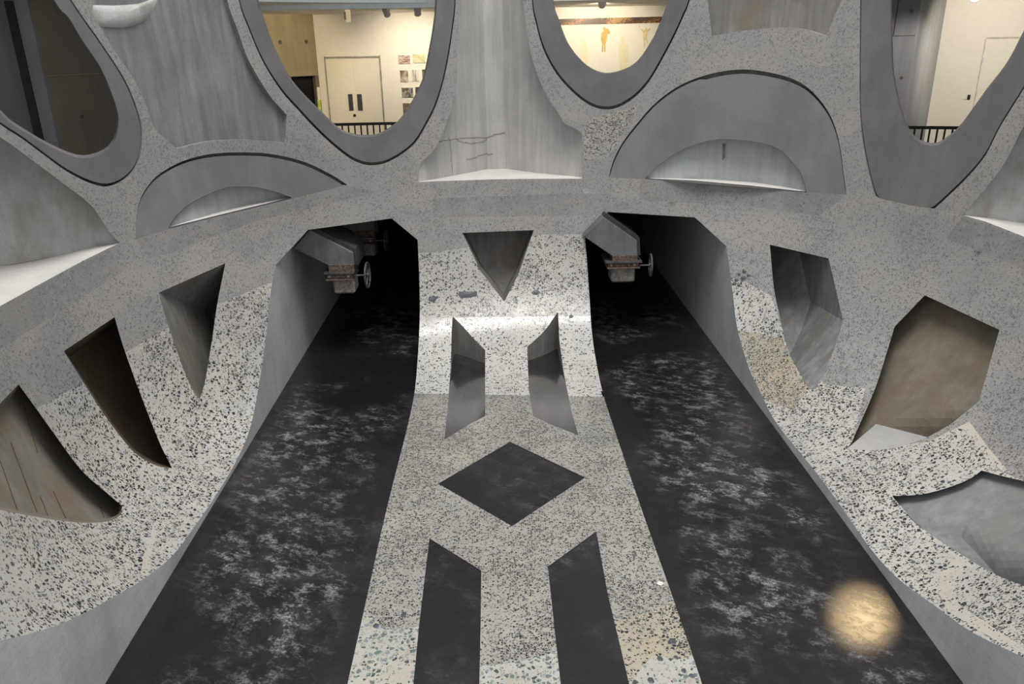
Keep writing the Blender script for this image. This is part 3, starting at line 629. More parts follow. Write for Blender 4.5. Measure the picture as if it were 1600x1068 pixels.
# black tunnel floors and the tunnels
YB = 34.0
for lab, xa, xb in (('left', XL-.02, XSL+.06), ('right', XSR-.06, XR+.02)):
    nx, ny = 2, 16; xs = np.linspace(xa, xb, nx); ys = np.linspace(1.5, YB, ny)
    v = [(x, y, 0) for y in ys for x in xs]; f = [(j*2, j*2+1, j*2+3, j*2+2) for j in range(ny-1)]
    tag(pydata('floor', v, f, ['resin']), 'scuffed black resin floor running into the %s tunnel' % lab, kind='structure')
for nm, crv, scrv, prt, X, XS in (('wall_left', cL, cSL, PORT_L, XL, XSL), ('wall_right', cR, cSR, PORT_R[::-1], XR, XSR)):
    e = bowl(crv); g = np.stack([np.full(len(e), X), e[:, 1], np.zeros(len(e))], 1); parts = []
    a, q = quads(e, g, False); parts.append((a, q, 0))
    s = bowl(scrv); sg = s.copy(); sg[:, 2] = -.01; a, q = quads(s, sg, False); parts.append((a, q, 0))
    p = bowl(prt); prof = np.vstack([[(X, p[0, 1], 0)], p, [(XS, p[-1, 1], 0)]])
    back = prof.copy(); back[:, 1] = YB
    back[1:-1, 2] = prof[1:-1, 2]
    prev = prof
    for t in np.linspace(0, 1, 9)[1:]:
        cur = prof+(back-prof)*t; a, q = quads(prev, cur, False); parts.append((a, q, 0)); prev = cur
    parts.append((back, [tuple(range(len(back)))], 0))
    tag(grouped(nm, parts, ['tunnel']), 'board-marked grey concrete lining of the %s tunnel' % nm.split('_')[1], kind='structure')

# big stones showing in the cut face
def stone(px, poly, n=0):
    e = bowl(np.array(poly, float)); c = e.mean(0); q = radial(e, -.006); b = radial(e, .03); cc = radial(c[None], -.012)
    m = len(e); v = np.vstack([q, b, cc]); f = [(i, (i+1) % m, m+(i+1) % m, m+i) for i in range(m)]+[(i, 2*m, (i+1) % m) for i in range(m)]
    if c[2] < .05: v[:, 2] = np.where(np.arange(len(v)) < m, .008, .0); v[-1, 2] = .011
    pydata('stone', v, f, ['stone'], FLOOR if c[2] < .05 else WALL)
stone(0, [(668, 468), (676, 461), (684, 464), (680, 469), (679, 473)])
stone(0, [(716, 460), (719, 455), (735, 455), (745, 454.5), (745.5, 462), (733, 464.5), (719, 465)])
stone(0, [(830, 457), (834, 453), (840, 452), (843.5, 456), (841, 460), (834, 460)])
for cx, cy, s in ((1163, 424, 4.5), (1162, 434, 5), (1151, 437, 4), (1148, 443, 3.5), (1155, 428, 3), (1170, 430, 3), (892, 494, 4), (1051, 1002, 6), (1031, 1029, 5), (1017, 1063, 5), (1056, 1027, 4), (1068, 1048, 4), (1081, 1056, 4), (631, 960, 4), (588, 977, 4)):
    poly = [(cx+s*math.cos(t)*random.uniform(.75, 1.2), cy+s*.72*math.sin(t)*random.uniform(.75, 1.2)) for t in np.linspace(0, 2*math.pi, 7)[:-1]]
    stone(0, poly)


ZF, ZC = 2.6, 6.15                        # gallery floor and ceiling
VX = 10.5
GC = np.array([.8, CY])
def sector(r0, r1, z, a0, a1, n=40):
    A = np.linspace(a0, a1, n); i = np.stack([GC[0]+r0*np.sin(A), GC[1]+r0*np.cos(A), np.full(n, z)], 1); o_ = np.stack([GC[0]+r1*np.sin(A), GC[1]+r1*np.cos(A), np.full(n, z)], 1)
    return quads(i, o_, False)
a, q = sector(7.7, 19, ZF, -1.9, 1.9)
tag(grouped('floor', [(a, q, 0)], ['gconc']), 'grey gallery floor behind the ring openings', kind='structure')
a, q = sector(7.7, 19, ZC, -1.9, 1.9)
tag(grouped('ceiling', [(a, q, 0)], ['ceil']), 'cream ceiling of the galleries', kind='structure')
A = np.linspace(-1.9, 1.9, 60); lo = np.stack([GC[0]+19*np.sin(A), GC[1]+19*np.cos(A), np.full(60, ZF)], 1); hi = lo+np.array([0, 0, 5.4])
a, q = quads(lo, hi, False); parts = [(a, q, 0)]
tag(grouped('wall_outer', parts, ['ceil']), 'plain outer wall behind the galleries', kind='structure')
def panel(name, p0, p1, z0, z1, th, mats, parent=None, kind=None, label=None):
    """upright slab between two plan points; thickness grows away from the camera"""
    p0, p1 = np.array(p0[:2], float), np.array(p1[:2], float); d = p1-p0; n = np.array([-d[1], d[0]])/np.linalg.norm(d)
    if n@((p0+p1)/2) < 0: n = -n
    bm = bmesh.new(); prism(bm, [(*p0, z0), (*p1, z0), (*(p1+n*th), z0), (*(p0+n*th), z0)], np.array((0, 0, z1-z0)))
    o = bmobj(name, bm, mats, parent)
    return tag(o, label, None, None, kind)
def onwall(px, py, p0, p1):
    """point where the line of sight meets the upright plane through two plan points"""
    d = rays([(px, py)])[0]; p0, p1 = np.array(p0[:2]), np.array(p1[:2]); e = p1-p0
    t = (p0[0]*e[1]-p0[1]*e[0])/(d[0]*e[1]-d[1]*e[0]); return EYE+d*t
def wrect(px, py, qx, qy, W):
    a = onwall(px, py, *W); b = onwall(qx, qy, *W); return a, b
def nrm_of(W):
    d = np.array(W[1][:2])-np.array(W[0][:2]); n = np.array([d[1], -d[0], 0])/np.linalg.norm(d)
    return n if n[:2]@np.array(W[0][:2]) < 0 else -n
def slab(bm, a, b, W, th, off=0.0):
    """flat box on wall W spanned by the corners a, b"""
    n = nrm_of(W); z0, z1 = sorted((a[2], b[2]))
    poly = [np.array((a[0], a[1], z0)), np.array((b[0], b[1], z0)), np.array((b[0], b[1], z1)), np.array((a[0], a[1], z1))]
    prism(bm, [p+n*off for p in poly], n*th)

# --- gallery behind the second tube: white wall with double door and photographs
W2 = (on_y((496, 100), 21.0), on_y((760, 100), 20.6))
panel('wall_gallery', W2[0], W2[1], ZF, ZC+.05, .15, 'white', None, 'structure', 'white gallery wall with a double door behind the second tube')
W2B = (on_y((380, 100), 19.6), W2[0]+np.array([.0, -.02, 0]))
hd = onwall(470, 119, *W2B)[2]
p_l, p_a, p_b = W2B[0], onwall(452, 110, *W2B), onwall(497, 110, *W2B)
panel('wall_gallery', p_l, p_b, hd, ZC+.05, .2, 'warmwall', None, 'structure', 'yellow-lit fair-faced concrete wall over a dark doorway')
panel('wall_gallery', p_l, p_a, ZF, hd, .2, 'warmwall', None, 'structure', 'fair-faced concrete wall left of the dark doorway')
dk = onwall(491, 110, *W2B)
panel('door_2', p_a+np.array([0, .25, 0]), dk+np.array([0, .25, 0]), ZF, hd, .05, 'blk', None, 'structure', 'black sheet standing in for the dark of the open doorway in the concrete wall')  # black sheet set in the opening paints the dark inside
panel('trim_1', dk+np.array([0, .03, 0]), p_b+np.array([0, .03, 0]), ZF, hd, .12, 'brown', None, 'structure', 'brown jamb of the dark doorway')
t = empty('art_panel', tuple(onwall(496, 150, *W2B)), 'narrow white and lime green panel beside the dark doorway', 'artwork')
nn = nrm_of(W2B)
bm = bmesh.new(); slab(bm, *wrect(493.5, 136, 499.5, 156, W2B), W2B, .03, .02); bmobj('white_field', bm, 'white', t)
bm = bmesh.new(); slab(bm, *wrect(494.5, 156, 500.5, 174, W2B), W2B, .03, .02); bmobj('lime_field', bm, plain('lime_print', (.55, .66, .12)), t)
for i, (x, y) in enumerate(((437.5, 66), (478.5, 65))):
    c = onwall(x, y, *W2B); bm = bmesh.new(); n = nrm_of(W2B); tube(bm, c-n*.05, c+n*.004, .05, 14)
    o = bmobj('tie_hole', bm, 'shadow'); tag(o, 'round formwork tie hole in the yellow-lit wall, %s of two' % ('left', 'right')[i], 'tie hole', 'tie holes in the yellow-lit concrete')
# double door
dt, dl, dr_ = onwall(550, 90.5, *W2)[2], onwall(508, 92, *W2), onwall(592.5, 89, *W2); n2 = nrm_of(W2)
door = bpy.data.objects.new('door_1', None); COL.objects.link(door); door.location = (dl[0], dl[1], ZF); tag(door, 'cream double door with two dark vertical plates', None, None, 'structure')
mid = (dl+dr_)/2
bm = bmesh.new()
for a_, b_ in ((dl+np.array([-.02, 0, 0]), dl), (dr_, dr_+np.array([.03, 0, 0]))):
    a_ = a_.copy(); b_ = b_.copy(); a_[2] = ZF; b_[2] = dt+.05; slab(bm, a_, b_, W2, .03)
a_ = dl.copy(); b_ = dr_.copy(); a_[2] = dt; b_[2] = dt+.04; slab(bm, a_, b_, W2, .03); bmobj('door_frame', bm, plain('grey_frame', (.30, .285, .25)), door)
for s_, (u, v_) in enumerate(((dl, mid), (mid, dr_))):
    e_ = (v_-u)/np.linalg.norm(v_-u); a_ = u+e_*.012; b_ = v_-e_*.012; a_[2] = ZF+.01; b_[2] = dt-.012
    bm = bmesh.new(); slab(bm, a_, b_, W2, .02); lf = bmobj('door_leaf', bm, 'door', door)
    x0, x1 = ((544, 553), (558, 567.5))[s_]; a_, b_ = wrect(x0, 147, x1, 172.5, W2)
    me_b = bmesh.new(); slab(me_b, a_, b_, W2, .012, .02); bmesh.ops.translate(me_b, verts=me_b.verts, vec=-Vector(door.location)); bmobj('door_plate', me_b, 'dkgrey', lf)
c = onwall(554.5, 180, *W2); bm = bmesh.new(); tube(bm, c, c+n2*.04, .035, 12); bmobj('door_lock', bm, 'blk', door)
# photographs on the wall
def photo_mat(name, cols, sc, str_=(1, 1, 1)):
    m, N, L, B = mat_new(name); P = N.new('ShaderNodeNewGeometry').outputs['Position']
    n = noise(N, L, stretch(N, L, P, str_), sc, 5, .6).outputs[0]
    L.new(ramp(N, L, n, [(.3+.4*i/(len(cols)-1), c) for i, c in enumerate(cols)]), B.inputs['Base Color']); B.inputs['Roughness'].default_value = .4; return m
PH = [((622, 86.5, 641.5, 99.5), 'pink and black streaked landscape photograph, first in the top row', [(.02, .015, .015), (.35, .2, .17), (.7, .62, .56), (.12, .06, .05)], 9, (.6, 1, 3)),
 ((645, 84.5, 665, 98), 'pale green meadow photograph, second in the top row', [(.45, .45, .2), (.62, .6, .36), (.7, .68, .5)], 14, (1, 1, 1)),
 ((668.5, 84, 690, 97), 'pale photograph at the right end of the top row', [(.6, .58, .5), (.72, .7, .6)], 12, (1, 1, 1)),
 ((625, 110, 638.5, 127.5), 'upright photograph of a brown avenue with white foot, first in the second row', [(.05, .05, .03), (.25, .2, .12), (.5, .45, .38), (.75, .73, .7)], 8, (1, 1, .8)),
 ((643, 109, 655, 126.5), 'upright pale photograph with dark edges, middle of the second row', [(.1, .08, .06), (.7, .68, .62), (.75, .73, .68)], 7, (3, 3, .3)),
 ((659.5, 108.5, 672, 126), 'upright black photograph, last in the second row', [(.012, .012, .012), (.03, .025, .02), (.3, .26, .22)], 7, (2, 2, .5)),
 ((627.7, 137, 646, 151.5), 'dark photograph of a crowd, first in the third row', [(.02, .025, .015), (.09, .10, .05), (.4, .38, .36), (.16, .15, .3)], 16, (1, 1, 1)),
 ((649, 136, 668, 150), 'black photograph with a white disc, second in the third row', [(.01, .01, .01), (.03, .03, .03), (.7, .7, .66)], 6, (1, 1, 1)),
 ((629.5, 161, 660, 184), 'photograph of yellow flowers on grey, in the bottom row', [(.09, .075, .08), (.14, .11, .11), (.75, .5, .03)], 9, (1, 1, 1))]
for (x0, y0, x1, y1), lab, cols, sc, st_ in PH:
    a_, b_ = wrect(x0, y0, x1, y1, W2); t = empty('photograph', tuple((a_+b_)/2), lab, 'photograph', 'photographs on the gallery wall')
    bm = bmesh.new(); slab(bm, a_, b_, W2, .02); bmobj('mount', bm, 'white', t)
    bm = bmesh.new(); slab(bm, a_, b_, W2, .003, .02); bmobj('print', bm, photo_mat('print', cols, sc, st_), t)
# slab edge in front of the ceiling
e0, e1 = on_y((330, 22), 16.2), on_y((760, 0), 16.2); zb = (e0[2]+on_y((560, 9), 16.2)[2])/2
panel('trim_2', on_y((330, 22), 16.2), on_y((706, 22), 16.2), zb, zb+1.8, .25, 'bluewhite', None, 'structure', 'pale blue slab edge over the second tube')

def spot_lamp(name, loc, target, en, size=70, col=(1, .87, .66), blend=.8):
    l = bpy.data.lights.new(name, 'SPOT'); l.energy = en; l.color = col; l.spot_size = math.radians(size); l.spot_blend = blend; l.shadow_soft_size = .06
    o = bpy.data.objects.new(name, l); COL.objects.link(o); o.location = loc; o.rotation_euler = (Vector(target)-Vector(loc)).to_track_quat('-Z', 'Y').to_euler(); return o
def track_light(c, aim, lab, grp, s=1.0, en=0, col=(1, .87, .66)):
    """cylinder spotlight on a stem under the ceiling"""
    c = Vector(c); aim = Vector(aim); d = (aim-c).normalized(); t = empty('track_spotlight', tuple(c), lab, 'spotlight', grp)
    bm = bmesh.new(); tube(bm, c-d*.13*s, c+d*.13*s, .075*s, 18); bmobj('lamp_housing', bm, 'fit', t)
    bm = bmesh.new(); tube(bm, c+d*.13*s, c+d*.135*s, .06*s, 18); bmobj('lens', bm, 'lamp', t)
    if en: spot_lamp('gallery_lamp_and_fill', tuple(c+d*.17*s), tuple(aim), en, 105, col)
    bm = bmesh.new(); tube(bm, c, (c.x, c.y, ZC-.03), .018*s, 8); bmobj('stem', bm, 'fit', t)
    bm = bmesh.new(); box(bm, (c.x, c.y, ZC-.025), (.16*s, .05*s, .05)); bmobj('track_adapter', bm, 'fit', t)
for i, (px, py) in enumerate(((603, 17), (652, 15))):
    c = on_y((px, py), 18.5); tgt = on_y((665, 150), 20.6) if i else on_y((640, 120), 20.6)
    track_light(c, tgt, ('grey track spotlight tilted left under the ceiling, nearer the exit sign', 'grey track spotlight hanging nearer the right of the second tube')[i], 'track spotlights over the photographs', 1.0, 150)
spot_lamp('gallery_lamp_and_fill', tuple(on_y((474, 15), 17.4)), tuple(on_y((440, 105), 20)), 300, 80, (1, .82, .5))  # added spot without a fixture, brightens the concrete wall
spot_lamp('gallery_lamp_and_fill', tuple(on_y((560, 2), 17.0)), tuple(on_y((575, 140), 21)), 110, 90, (1, .92, .78))
# hanging exit sign
c = on_y((543.5, 25), 18.6); t = empty('exit_sign', tuple(c), 'small cream hanging sign box with a faint red mark under the ceiling', 'sign')
bm = bmesh.new(); box(bm, c, (.10, .26, .24), .25); bmobj('sign_box', bm, plain('sign_cream', (.80, .70, .48), .5, 0, .03, 9, ((1, .82, .5), .35)), t)
bm = bmesh.new(); box(bm, c+np.array([-.035, -.128, .0]), (.05, .012, .16), .25); bmobj('sign_mark', bm, plain('sign_red', (.72, .45, .30)), t)
bm = bmesh.new(); tube(bm, c+np.array([0, 0, .12]), (c[0], c[1], ZC), .012, 8); bmobj('hanger', bm, 'fit', t)

# --- railings (each baluster its own part)
def railing(pa, pb, z1, gap, lab):
    pa, pb = np.array(pa[:2]), np.array(pb[:2]); L_ = np.linalg.norm(pb-pa); d = (pb-pa)/L_; an = math.atan2(d[1], d[0]); m_ = (pa+pb)/2
    t = empty('railing', (m_[0], m_[1], ZF), lab, 'railing')
    bm = bmesh.new(); box(bm, (m_[0], m_[1], z1-.025), (L_, .06, .05), an); bmobj('top_rail', bm, 'blk', t)
    bm = bmesh.new(); box(bm, (m_[0], m_[1], ZF+.09), (L_, .04, .03), an); bmobj('bottom_rail', bm, 'blk', t)
    me = None; n = int(L_/gap)
    for i in range(n+1):
        p = pa+d*(i*gap)
        if me is None:
            bm = bmesh.new(); box(bm, (0, 0, 0), (.026, .026, z1-.05-ZF), an); me = bpy.data.meshes.new('baluster'); bm.to_mesh(me); bm.free(); me.materials.append(M['blk'])
        o = bpy.data.objects.new('baluster', me); COL.objects.link(o); o.parent = t; o.location = (p[0]-m_[0], p[1]-m_[1], (z1-.05-ZF)/2)
    return t
ra, rb = on_y((505, 194.5), 16.0), on_y((680, 187.5), 16.0); railing(ra, rb, (ra[2]+rb[2])/2, .122, 'black steel railing crossing the foot of the second tube')
ra, rb = at(1396, 192.5, 13.6), at(1530, 201.5, 13.3); railing(ra, rb, (ra[2]+rb[2])/2, .118, 'black steel railing crossing the foot of the rightmost tube')

# --- gallery behind the third tube: bright wall with a tile frieze and paper figures
W3 = (on_y((780, 100), 19.4), on_y((1140, 100), 19.4))
panel('wall_gallery', W3[0], W3[1], ZF, ZC+.05, .15, 'white', None, 'structure', 'brightly lit white gallery wall behind the third tube')
panel('wall_gallery', on_y((775, 100), 19.5), on_y((772, 100), 16.4), ZF, ZC+.05, .15, 'white', None, 'structure', 'cross wall between the second and third gallery')
panel('wall_gallery', on_y((1140, 100), 19.5), on_y((1160, 100), 15.6), ZF, ZC+.05, .15, 'white', None, 'structure', 'cross wall right of the third gallery')
t = empty('tile_frieze', tuple(onwall(955, 30, *W3)), 'narrow horizontal band of small dark and copper tiles high on the bright wall', 'artwork')
n3 = nrm_of(W3); bms = [bmesh.new() for _ in range(3)]
for i in range(98):
    px = 862+i*2.0; u = i/98*6.5
    for j in range(5):
        ytop = 29.8-(px-874)*.024; c = onwall(px, ytop+.9+j*1.95, *W3)
        h = .5+.5*math.sin(u*2.1+.4)*math.cos(u*.9+j*.25)+random.uniform(-.22, .22); k = 0 if h > .5 else (1 if h > .24 else 2)
        dv = (np.array(W3[1])-np.array(W3[0])); dv[2] = 0; dv /= np.linalg.norm(dv); a_ = c-dv*.0118; b_ = c+dv*.0118; a_[2] = c[2]-.0118; b_[2] = c[2]+.0118
        slab(bms[k], a_, b_, W3, .012)
for bm, nm, mt in zip(bms, ('dark_tiles', 'copper_tiles', 'gilt_tiles'), ('copperd', 'copperm', 'copperl')): tag(bmobj(nm, bm, mt, t), kind='stuff')
def figure(pts_, lab, mt, grp):
    """flat paper cut-out stuck on the wall"""
    P = np.array([onwall(x, y, *W3) for x, y in pts_]); tri = geometry.tessellate_polygon([[Vector(p) for p in P]]); m_ = len(P)
    v_ = np.vstack([P+n3*.012, P+n3*.002]); o = pydata('paper_figure', v_, [tuple(t_) for t_ in tri]+[(i, (i+1) % m_, m_+(i+1) % m_, m_+i) for i in range(m_)], [mt]); tag(o, lab, 'artwork', grp)
def Z_(pts_): return [(860+x/8.42, y/8.42) for x, y in pts_]
figure(Z_([(700, 352), (722, 358), (728, 378), (750, 372), (772, 395), (788, 425), (775, 447), (748, 452), (745, 500), (735, 545), (722, 580), (722, 650), (722, 685), (708, 685), (705, 590), (698, 590), (694, 682), (675, 682), (682, 575), (665, 530), (665, 470), (675, 430), (698, 408), (692, 375)]), 'gold paper cut-out of a standing figure with one arm bent to its head', 'gold', 'paper figures on the bright wall')
figure(Z_([(430, 515), (450, 512), (465, 535), (462, 565), (485, 590), (492, 660), (490, 760), (485, 900), (400, 900), (385, 760), (400, 640), (405, 590), (425, 568), (420, 535)]), 'pale cut-out of a standing figure, leftmost on the bright wall', 'palegold', 'paper figures on the bright wall')
figure(Z_([(935, 475), (965, 478), (978, 510), (970, 560), (1020, 590), (1030, 680), (1025, 800), (1010, 930), (920, 930), (900, 780), (895, 660), (905, 595), (940, 560), (928, 510)]), 'large pale cut-out of a standing figure, right of the gold one', 'palegold', 'paper figures on the bright wall')
figure(Z_([(1160, 340), (1168, 338), (1190, 378), (1225, 395), (1245, 395), (1248, 368), (1262, 358), (1272, 372), (1268, 396), (1305, 372), (1318, 375), (1285, 408), (1268, 425), (1262, 480), (1268, 530), (1280, 575), (1274, 578), (1255, 530), (1245, 500), (1240, 560), (1238, 625), (1228, 625), (1226, 540), (1218, 480), (1218, 420), (1185, 395)]), 'small pale gold cut-out of a leaping figure with raised arms', plain('mid_gold_paper', (.74, .62, .34)), 'paper figures on the bright wall')
c = on_y((941, 3), 17.2); track_light(c, on_y((930, 90), 19.4), 'grey track spotlight in front of the bright tile frieze wall', 'track spotlights over the bright wall', 1.0, 230, (1, .88, .66))
spot_lamp('gallery_lamp_and_fill', tuple(on_y((885, -6), 16.9)), tuple(on_y((905, 105), 19.4)), 230, 90, (1, .88, .66))
spot_lamp('gallery_lamp_and_fill', tuple(on_y((1025, -6), 16.9)), tuple(on_y((1000, 95), 19.4)), 160, 90, (1, .88, .66))

# --- gallery behind the rightmost tube
pA, pB, pC = at(1330, 100, 15.4), at(1424, 100, 15.0), at(1463.2, 100, 15.9)
panel('wall_gallery', pA, pB, ZF, 7.6, .3, 'gconc', None, 'structure', 'grey concrete pier with tie holes behind the rightmost tube')
panel('wall_gallery', pB, pC, ZF, 7.6, .3, 'gconc', None, 'structure', 'grey return face of the concrete pier')
W4 = (at(1440, 100, 17.0), at(1760, 100, 15.4)); n4 = nrm_of(W4)
panel('wall_gallery', W4[0], W4[1], ZF, 7.6, .15, 'white', None, 'structure', 'warm white wall behind the rightmost tube')
WA = (pA, pB); nA = nrm_of(WA)
for i, (x, y) in enumerate(((1424.5, 17.5), (1408.5, 121.5))):
    c = onwall(x, y, *WA); bm = bmesh.new(); tube(bm, c-nA*.04, c+nA*.004, .032, 14); o = bmobj('tie_hole', bm, 'shadow')
    tag(o, ('upper', 'lower')[i]+' round tie hole in the grey concrete pier', 'tie hole', 'tie holes in the grey pier')
bm = bmesh.new()
for p_, q_ in (((1403, 0), (1395, 56)),):
    a_ = onwall(*p_, *WA); b_ = onwall(*q_, *WA); e_ = a_.copy(); e_[2] = 7.5; b2 = a_.copy(); b2[2] = b_[2]; dv = (pB-pA); dv[2] = 0; dv /= np.linalg.norm(dv); slab(bm, b2, e_+dv*.02, WA, .004)
a_ = onwall(1385, 57, *WA); b_ = onwall(1430, 57.5, *WA); b_[2] = a_[2]+.015; slab(bm, a_, b_, WA, .004); bmobj('trim_3', bm, 'shadow')['kind'] = 'structure'
door = bpy.data.objects.new('door_3', None); COL.objects.link(door); dd = onwall(1540, 60, *W4); door.location = (dd[0], dd[1], ZF); tag(door, 'flush white door in the warm white wall', None, None, 'structure')
dl2, dr2 = onwall(1541, 61, *W4), onwall(1640, 57, *W4); zt = dl2[2]
bm = bmesh.new(); a_ = dl2.copy(); b_ = dr2.copy(); a_[2] = zt; b_[2] = zt+.035; slab(bm, a_, b_, W4, .012)
b_ = dl2.copy(); a_ = dl2+(dr2-dl2)/np.linalg.norm(dr2-dl2)*-.02; a_[2] = ZF; b_[2] = zt; slab(bm, a_, b_, W4, .006); bmobj('door_frame', bm, plain('door_reveal', (.5, .46, .40)), door)
bm = bmesh.new(); a_ = dl2.copy(); b_ = dr2.copy(); a_[2] = ZF; b_[2] = zt-.01; slab(bm, a_, b_, W4, .008); bmobj('door_leaf', bm, 'white', door)
for y in (77, 94, 146):
    c = dl2.copy(); c[2] = onwall(1538, y, *W4)[2]; bm = bmesh.new(); tube(bm, c+n4*.01-np.array([0, 0, .05]), c+n4*.01+np.array([0, 0, .05]), .014, 8); bmobj('hinge', bm, 'fit', door)
t = empty('card_reader', tuple(onwall(1513, 150, *W4)), 'small black card reader on a white plate beside the flush door', 'card reader')
bm = bmesh.new(); slab(bm, *wrect(1506, 146, 1512, 155.5, W4), W4, .012); bmobj('plate', bm, 'white', t)
bm = bmesh.new(); slab(bm, *wrect(1512, 148, 1515.5, 155, W4), W4, .03); bmobj('reader', bm, 'blk', t)
c = (7.35, 12.85, 6.0); track_light(c, on_z((1346, 958), 0), 'grey track spotlight at the top of the rightmost tube', 'track spotlight over the flush door', 1.0, 0)
lv = (Vector(on_z((1346, 958), 0))-Vector(c)).normalized(); spot_lamp('gallery_lamp_and_fill', tuple(Vector(c)+lv*.17), tuple(on_z((1346, 958), 0)), 760, 4.8, (1, .72, .38), 1.0)
spot_lamp('gallery_lamp_and_fill', tuple(at(1570, 8, 12.9)), tuple(at(1425, 110, 15)), 170, 60, (1, .96, .9))  # added fill spot, no fixture, lightens the grey pier
spot_lamp('gallery_lamp_and_fill', tuple(at(1545, 5, 13.6)), tuple(onwall(1530, 120, *W4)), 300, 100, (1, .90, .74))

# --- dim room behind the leftmost tube
pa, pb, pc, pd = at(-60, 100, 9.6), at(33, 100, 11.6), at(64, 100, 11.2), at(260, 100, 13.0)
panel('wall_gallery', pc, pd, ZF-.3, 7.6, .2, 'dimbrown', None, 'structure', 'dim brown concrete wall behind the leftmost tube')
panel('wall_gallery', at(43, 100, 11.3), pc, ZF-.3, 7.6, .2, 'gconc', None, 'structure', 'dim grey concrete edge behind the leftmost tube')
panel('wall_gallery', at(-60, 100, 11.0), at(28, 100, 11.6), ZF-.3, 7.6, .2, 'gconc', None, 'structure', 'dim grey slab at the left behind the leftmost tube')
panel('wall_gallery', at(20, 100, 12.4), at(52, 100, 12.4), ZF-.3, 7.6, .1, 'blk', None, 'structure', 'black sheet standing in for the dark gap between the dim grey slabs')  # black sheet behind the slabs paints the shade of the gap
W1 = (pc, pd); c = onwall(128, 182, *W1); n1 = nrm_of(W1); bm = bmesh.new(); tube(bm, c-n1*.03, c+n1*.004, .03, 12); tag(bmobj('tie_hole', bm, 'shadow'), 'tie hole in the dim brown wall behind the leftmost tube', 'tie hole')
bm = bmesh.new(); a_ = onwall(74, 119, *W1); b_ = onwall(170, 114, *W1); b_[2] = a_[2]+.012; slab(bm, a_, b_, W1, .006); bmobj('trim_4', bm, 'warmwall')['kind'] = 'structure'


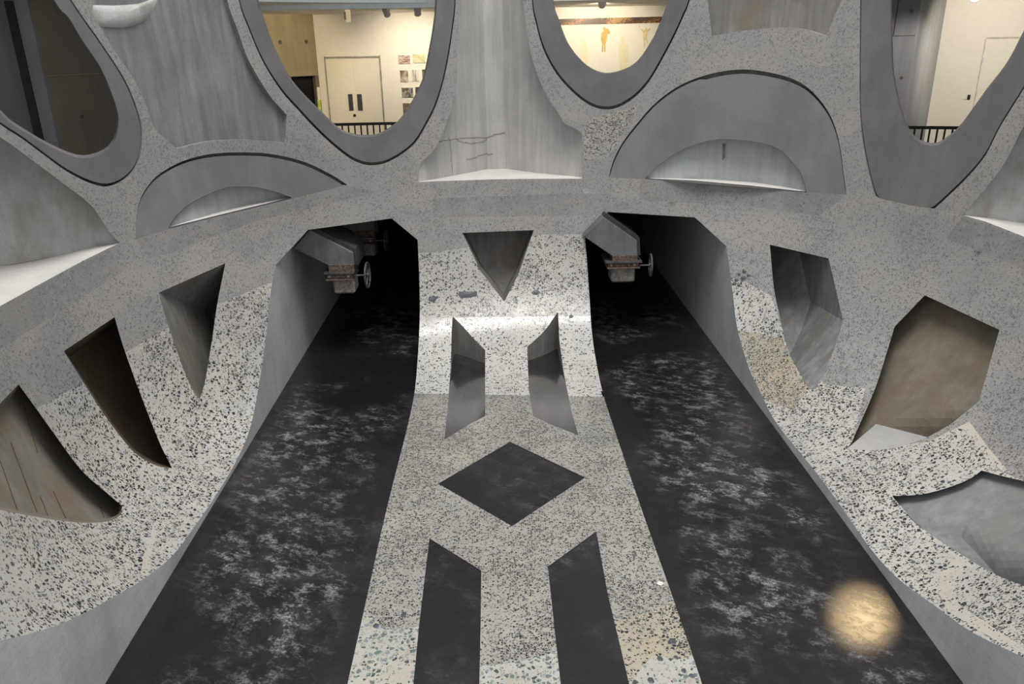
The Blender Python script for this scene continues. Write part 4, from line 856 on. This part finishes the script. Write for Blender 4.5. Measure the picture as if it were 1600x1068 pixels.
def pxY(px, Y): return [on_y(p, Y) for p in px]
def hopper(Y, face, plate, gate, spout, wheel, shaft0, wr, lab, grp):
    base = on_y(((spout[0][0]+spout[1][0])/2, spout[1][1]), Y+.25)
    t = empty('grain_chute', tuple(base), lab, 'grain chute', grp)
    dep = np.array((0, .62, 0))
    F = pxY(face, Y); bm = bmesh.new(); prism(bm, F, dep); bmesh.ops.bevel(bm, geom=bm.edges[:], offset=.008, segments=1, affect='EDGES'); bmobj('chute', bm, 'chute', t)
    # flange running along the upper edge of the chute
    up = [F[0], F[1], F[2]]; bm = bmesh.new(); n_ = []
    for i, p in enumerate(up):
        a_ = up[max(i-1, 0)]; b_ = up[min(i+1, 2)]; d = (b_-a_)/np.linalg.norm(b_-a_); n_.append(np.array([-d[2], 0, d[0]])*-1)
    offs = [p-(-1)*np.array([abs(k[0])*.07, 0, abs(k[2])*.07]) for p, k in zip(up, n_)]
    prism(bm, [u+np.array([0, .05, 0]) for u in up]+[o_+np.array([0, .05, 0]) for o_ in offs[::-1]], dep*1.35); bmobj('flange', bm, 'rim', t)
    def bx_(nm, r, y0, dy, mt, bev=.006):
        a_ = on_y(r[0], Y); b_ = on_y(r[1], Y); bm = bmesh.new(); box(bm, ((a_[0]+b_[0])/2, Y+y0+dy/2, (a_[2]+b_[2])/2), (abs(b_[0]-a_[0]), dy, abs(b_[2]-a_[2])))
        bmesh.ops.bevel(bm, geom=bm.edges[:], offset=bev, segments=1, affect='EDGES'); return bmobj(nm, bm, mt, t)
    bx_('collar', plate, -.015, .6, 'rust')
    a_ = on_y(gate[0], Y); b_ = on_y(gate[1], Y); zt, zb_ = a_[2], b_[2]
    # slide gate: two rails, plate and bolts
    for k, z in enumerate((zt-.012, zb_+.012)):
        bm = bmesh.new(); box(bm, ((a_[0]+b_[0])/2, Y+.27, z), (abs(b_[0]-a_[0])*(1.08 if k == 0 else .96), .68, .026)); bmobj('gate_rail', bm, 'rust' if k else 'steel', t)
    bm = bmesh.new(); box(bm, ((a_[0]+b_[0])/2, Y+.27, (zt+zb_)/2), (abs(b_[0]-a_[0])*.9, .58, max(.02, (zt-zb_)-.06))); bmobj('slide_plate', bm, 'rust', t)
    for k in range(5):
        x = a_[0]+(b_[0]-a_[0])*(.14+.17*k); bm = bmesh.new(); tube(bm, (x, Y-.05, (zt+zb_)/2), (x, Y+.0, (zt+zb_)/2), .024, 6); bmobj('bolt', bm, ('outlet', 'rust', 'steel', 'rust', 'outlet')[k], t)
    bx_('outlet', spout, .02, .44, 'outlet', .03)
    # hand wheel on its shaft
    c = on_y(wheel, Y+.1); s0 = on_y(shaft0, Y+.1); s0[2] = c[2]
    bm = bmesh.new(); tube(bm, s0, c+np.array([.03, 0, 0]), .016, 10); bmobj('shaft', bm, 'steel', t)
    ax = Vector((1, -.05, 0)).normalized(); q = ax.to_track_quat('Z', 'Y').to_matrix()
    bm = bmesh.new(); n, m = 30, 8; rr = wr; vs_ = []
    for i in range(n):
        A_ = 2*math.pi*i/n; ring = []
        for j in range(m):
            B_ = 2*math.pi*j/m; r_ = rr+.018*math.cos(B_); ring.append(bm.verts.new(Vector(c)+q@Vector((r_*math.cos(A_), r_*math.sin(A_), .018*math.sin(B_)))))
        vs_.append(ring)
    for i in range(n):
        for j in range(m): bm.faces.new((vs_[i][j], vs_[(i+1) % n][j], vs_[(i+1) % n][(j+1) % m], vs_[i][(j+1) % m]))
    wh = bmobj('hand_wheel', bm, 'steel', t, True)
    def sub_(nm, bm):
        bmesh.ops.translate(bm, verts=bm.verts, vec=-Vector(t.location)); return bmobj(nm, bm, 'steel', wh)
    bm = bmesh.new(); tube(bm, Vector(c)-ax*.035, Vector(c)+ax*.035, .045, 14); sub_('hub', bm)
    for k in range(5):
        A_ = 2*math.pi*k/5+.3; e_ = Vector(c)+q@Vector((rr*math.cos(A_), rr*math.sin(A_), 0)); bm = bmesh.new(); tube(bm, c, e_, .013, 8); sub_('spoke', bm)
    # suspension strap up to the tunnel roof behind
    return t
def copy_tree(o, par=None):
    c = o.copy(); COL.objects.link(c); c.parent = par
    for ch in [x for x in bpy.data.objects if x.parent == o]: copy_tree(ch, c)
    return c
g = 'grain chutes hanging in the tunnels'
hl = hopper(13.7, [(484, 359), (551, 394.5), (553.5, 414.5), (514, 415), (459, 388)], [(513, 413), (553.5, 426)], [(508.5, 425), (553.5, 436)], [(519.5, 437), (554.5, 459)], (574, 429.5), (548, 429.5), .225, 'grey steel grain chute with hand wheel, front one in the left tunnel', g)
c2 = copy_tree(hl); c2.location = hl.location+Vector((0, 2.7, 0)); c2['label'] = 'dark grain chute deeper in the left tunnel, its wheel just showing'
hopper(14.3, [(943, 339), (995.5, 376), (995.8, 400), (957, 400), (912, 369)], [(957, 399), (996, 407.5)], [(947.5, 408), (1000, 417.5)], [(956, 417.5), (992, 441)], (1016.5, 414), (985, 414), .205, 'grey steel grain chute with red-flaked collar, hanging in the right tunnel', g)
# chip of white plaster at the edge of the strip
c = on_z((1032, 911), 0.012); bm = bmesh.new(); bmesh.ops.create_icosphere(bm, subdivisions=2, radius=.03, matrix=Matrix.Translation(c) @ Matrix.Diagonal((1.2, .9, .5, 1)))
for v in bm.verts: v.co += Vector((random.uniform(-.006, .006), random.uniform(-.006, .006), random.uniform(-.003, .003)))
tag(bmobj('plaster_chip', bm, 'white'), 'small white chip of plaster at the right edge of the speckled strip', 'debris')
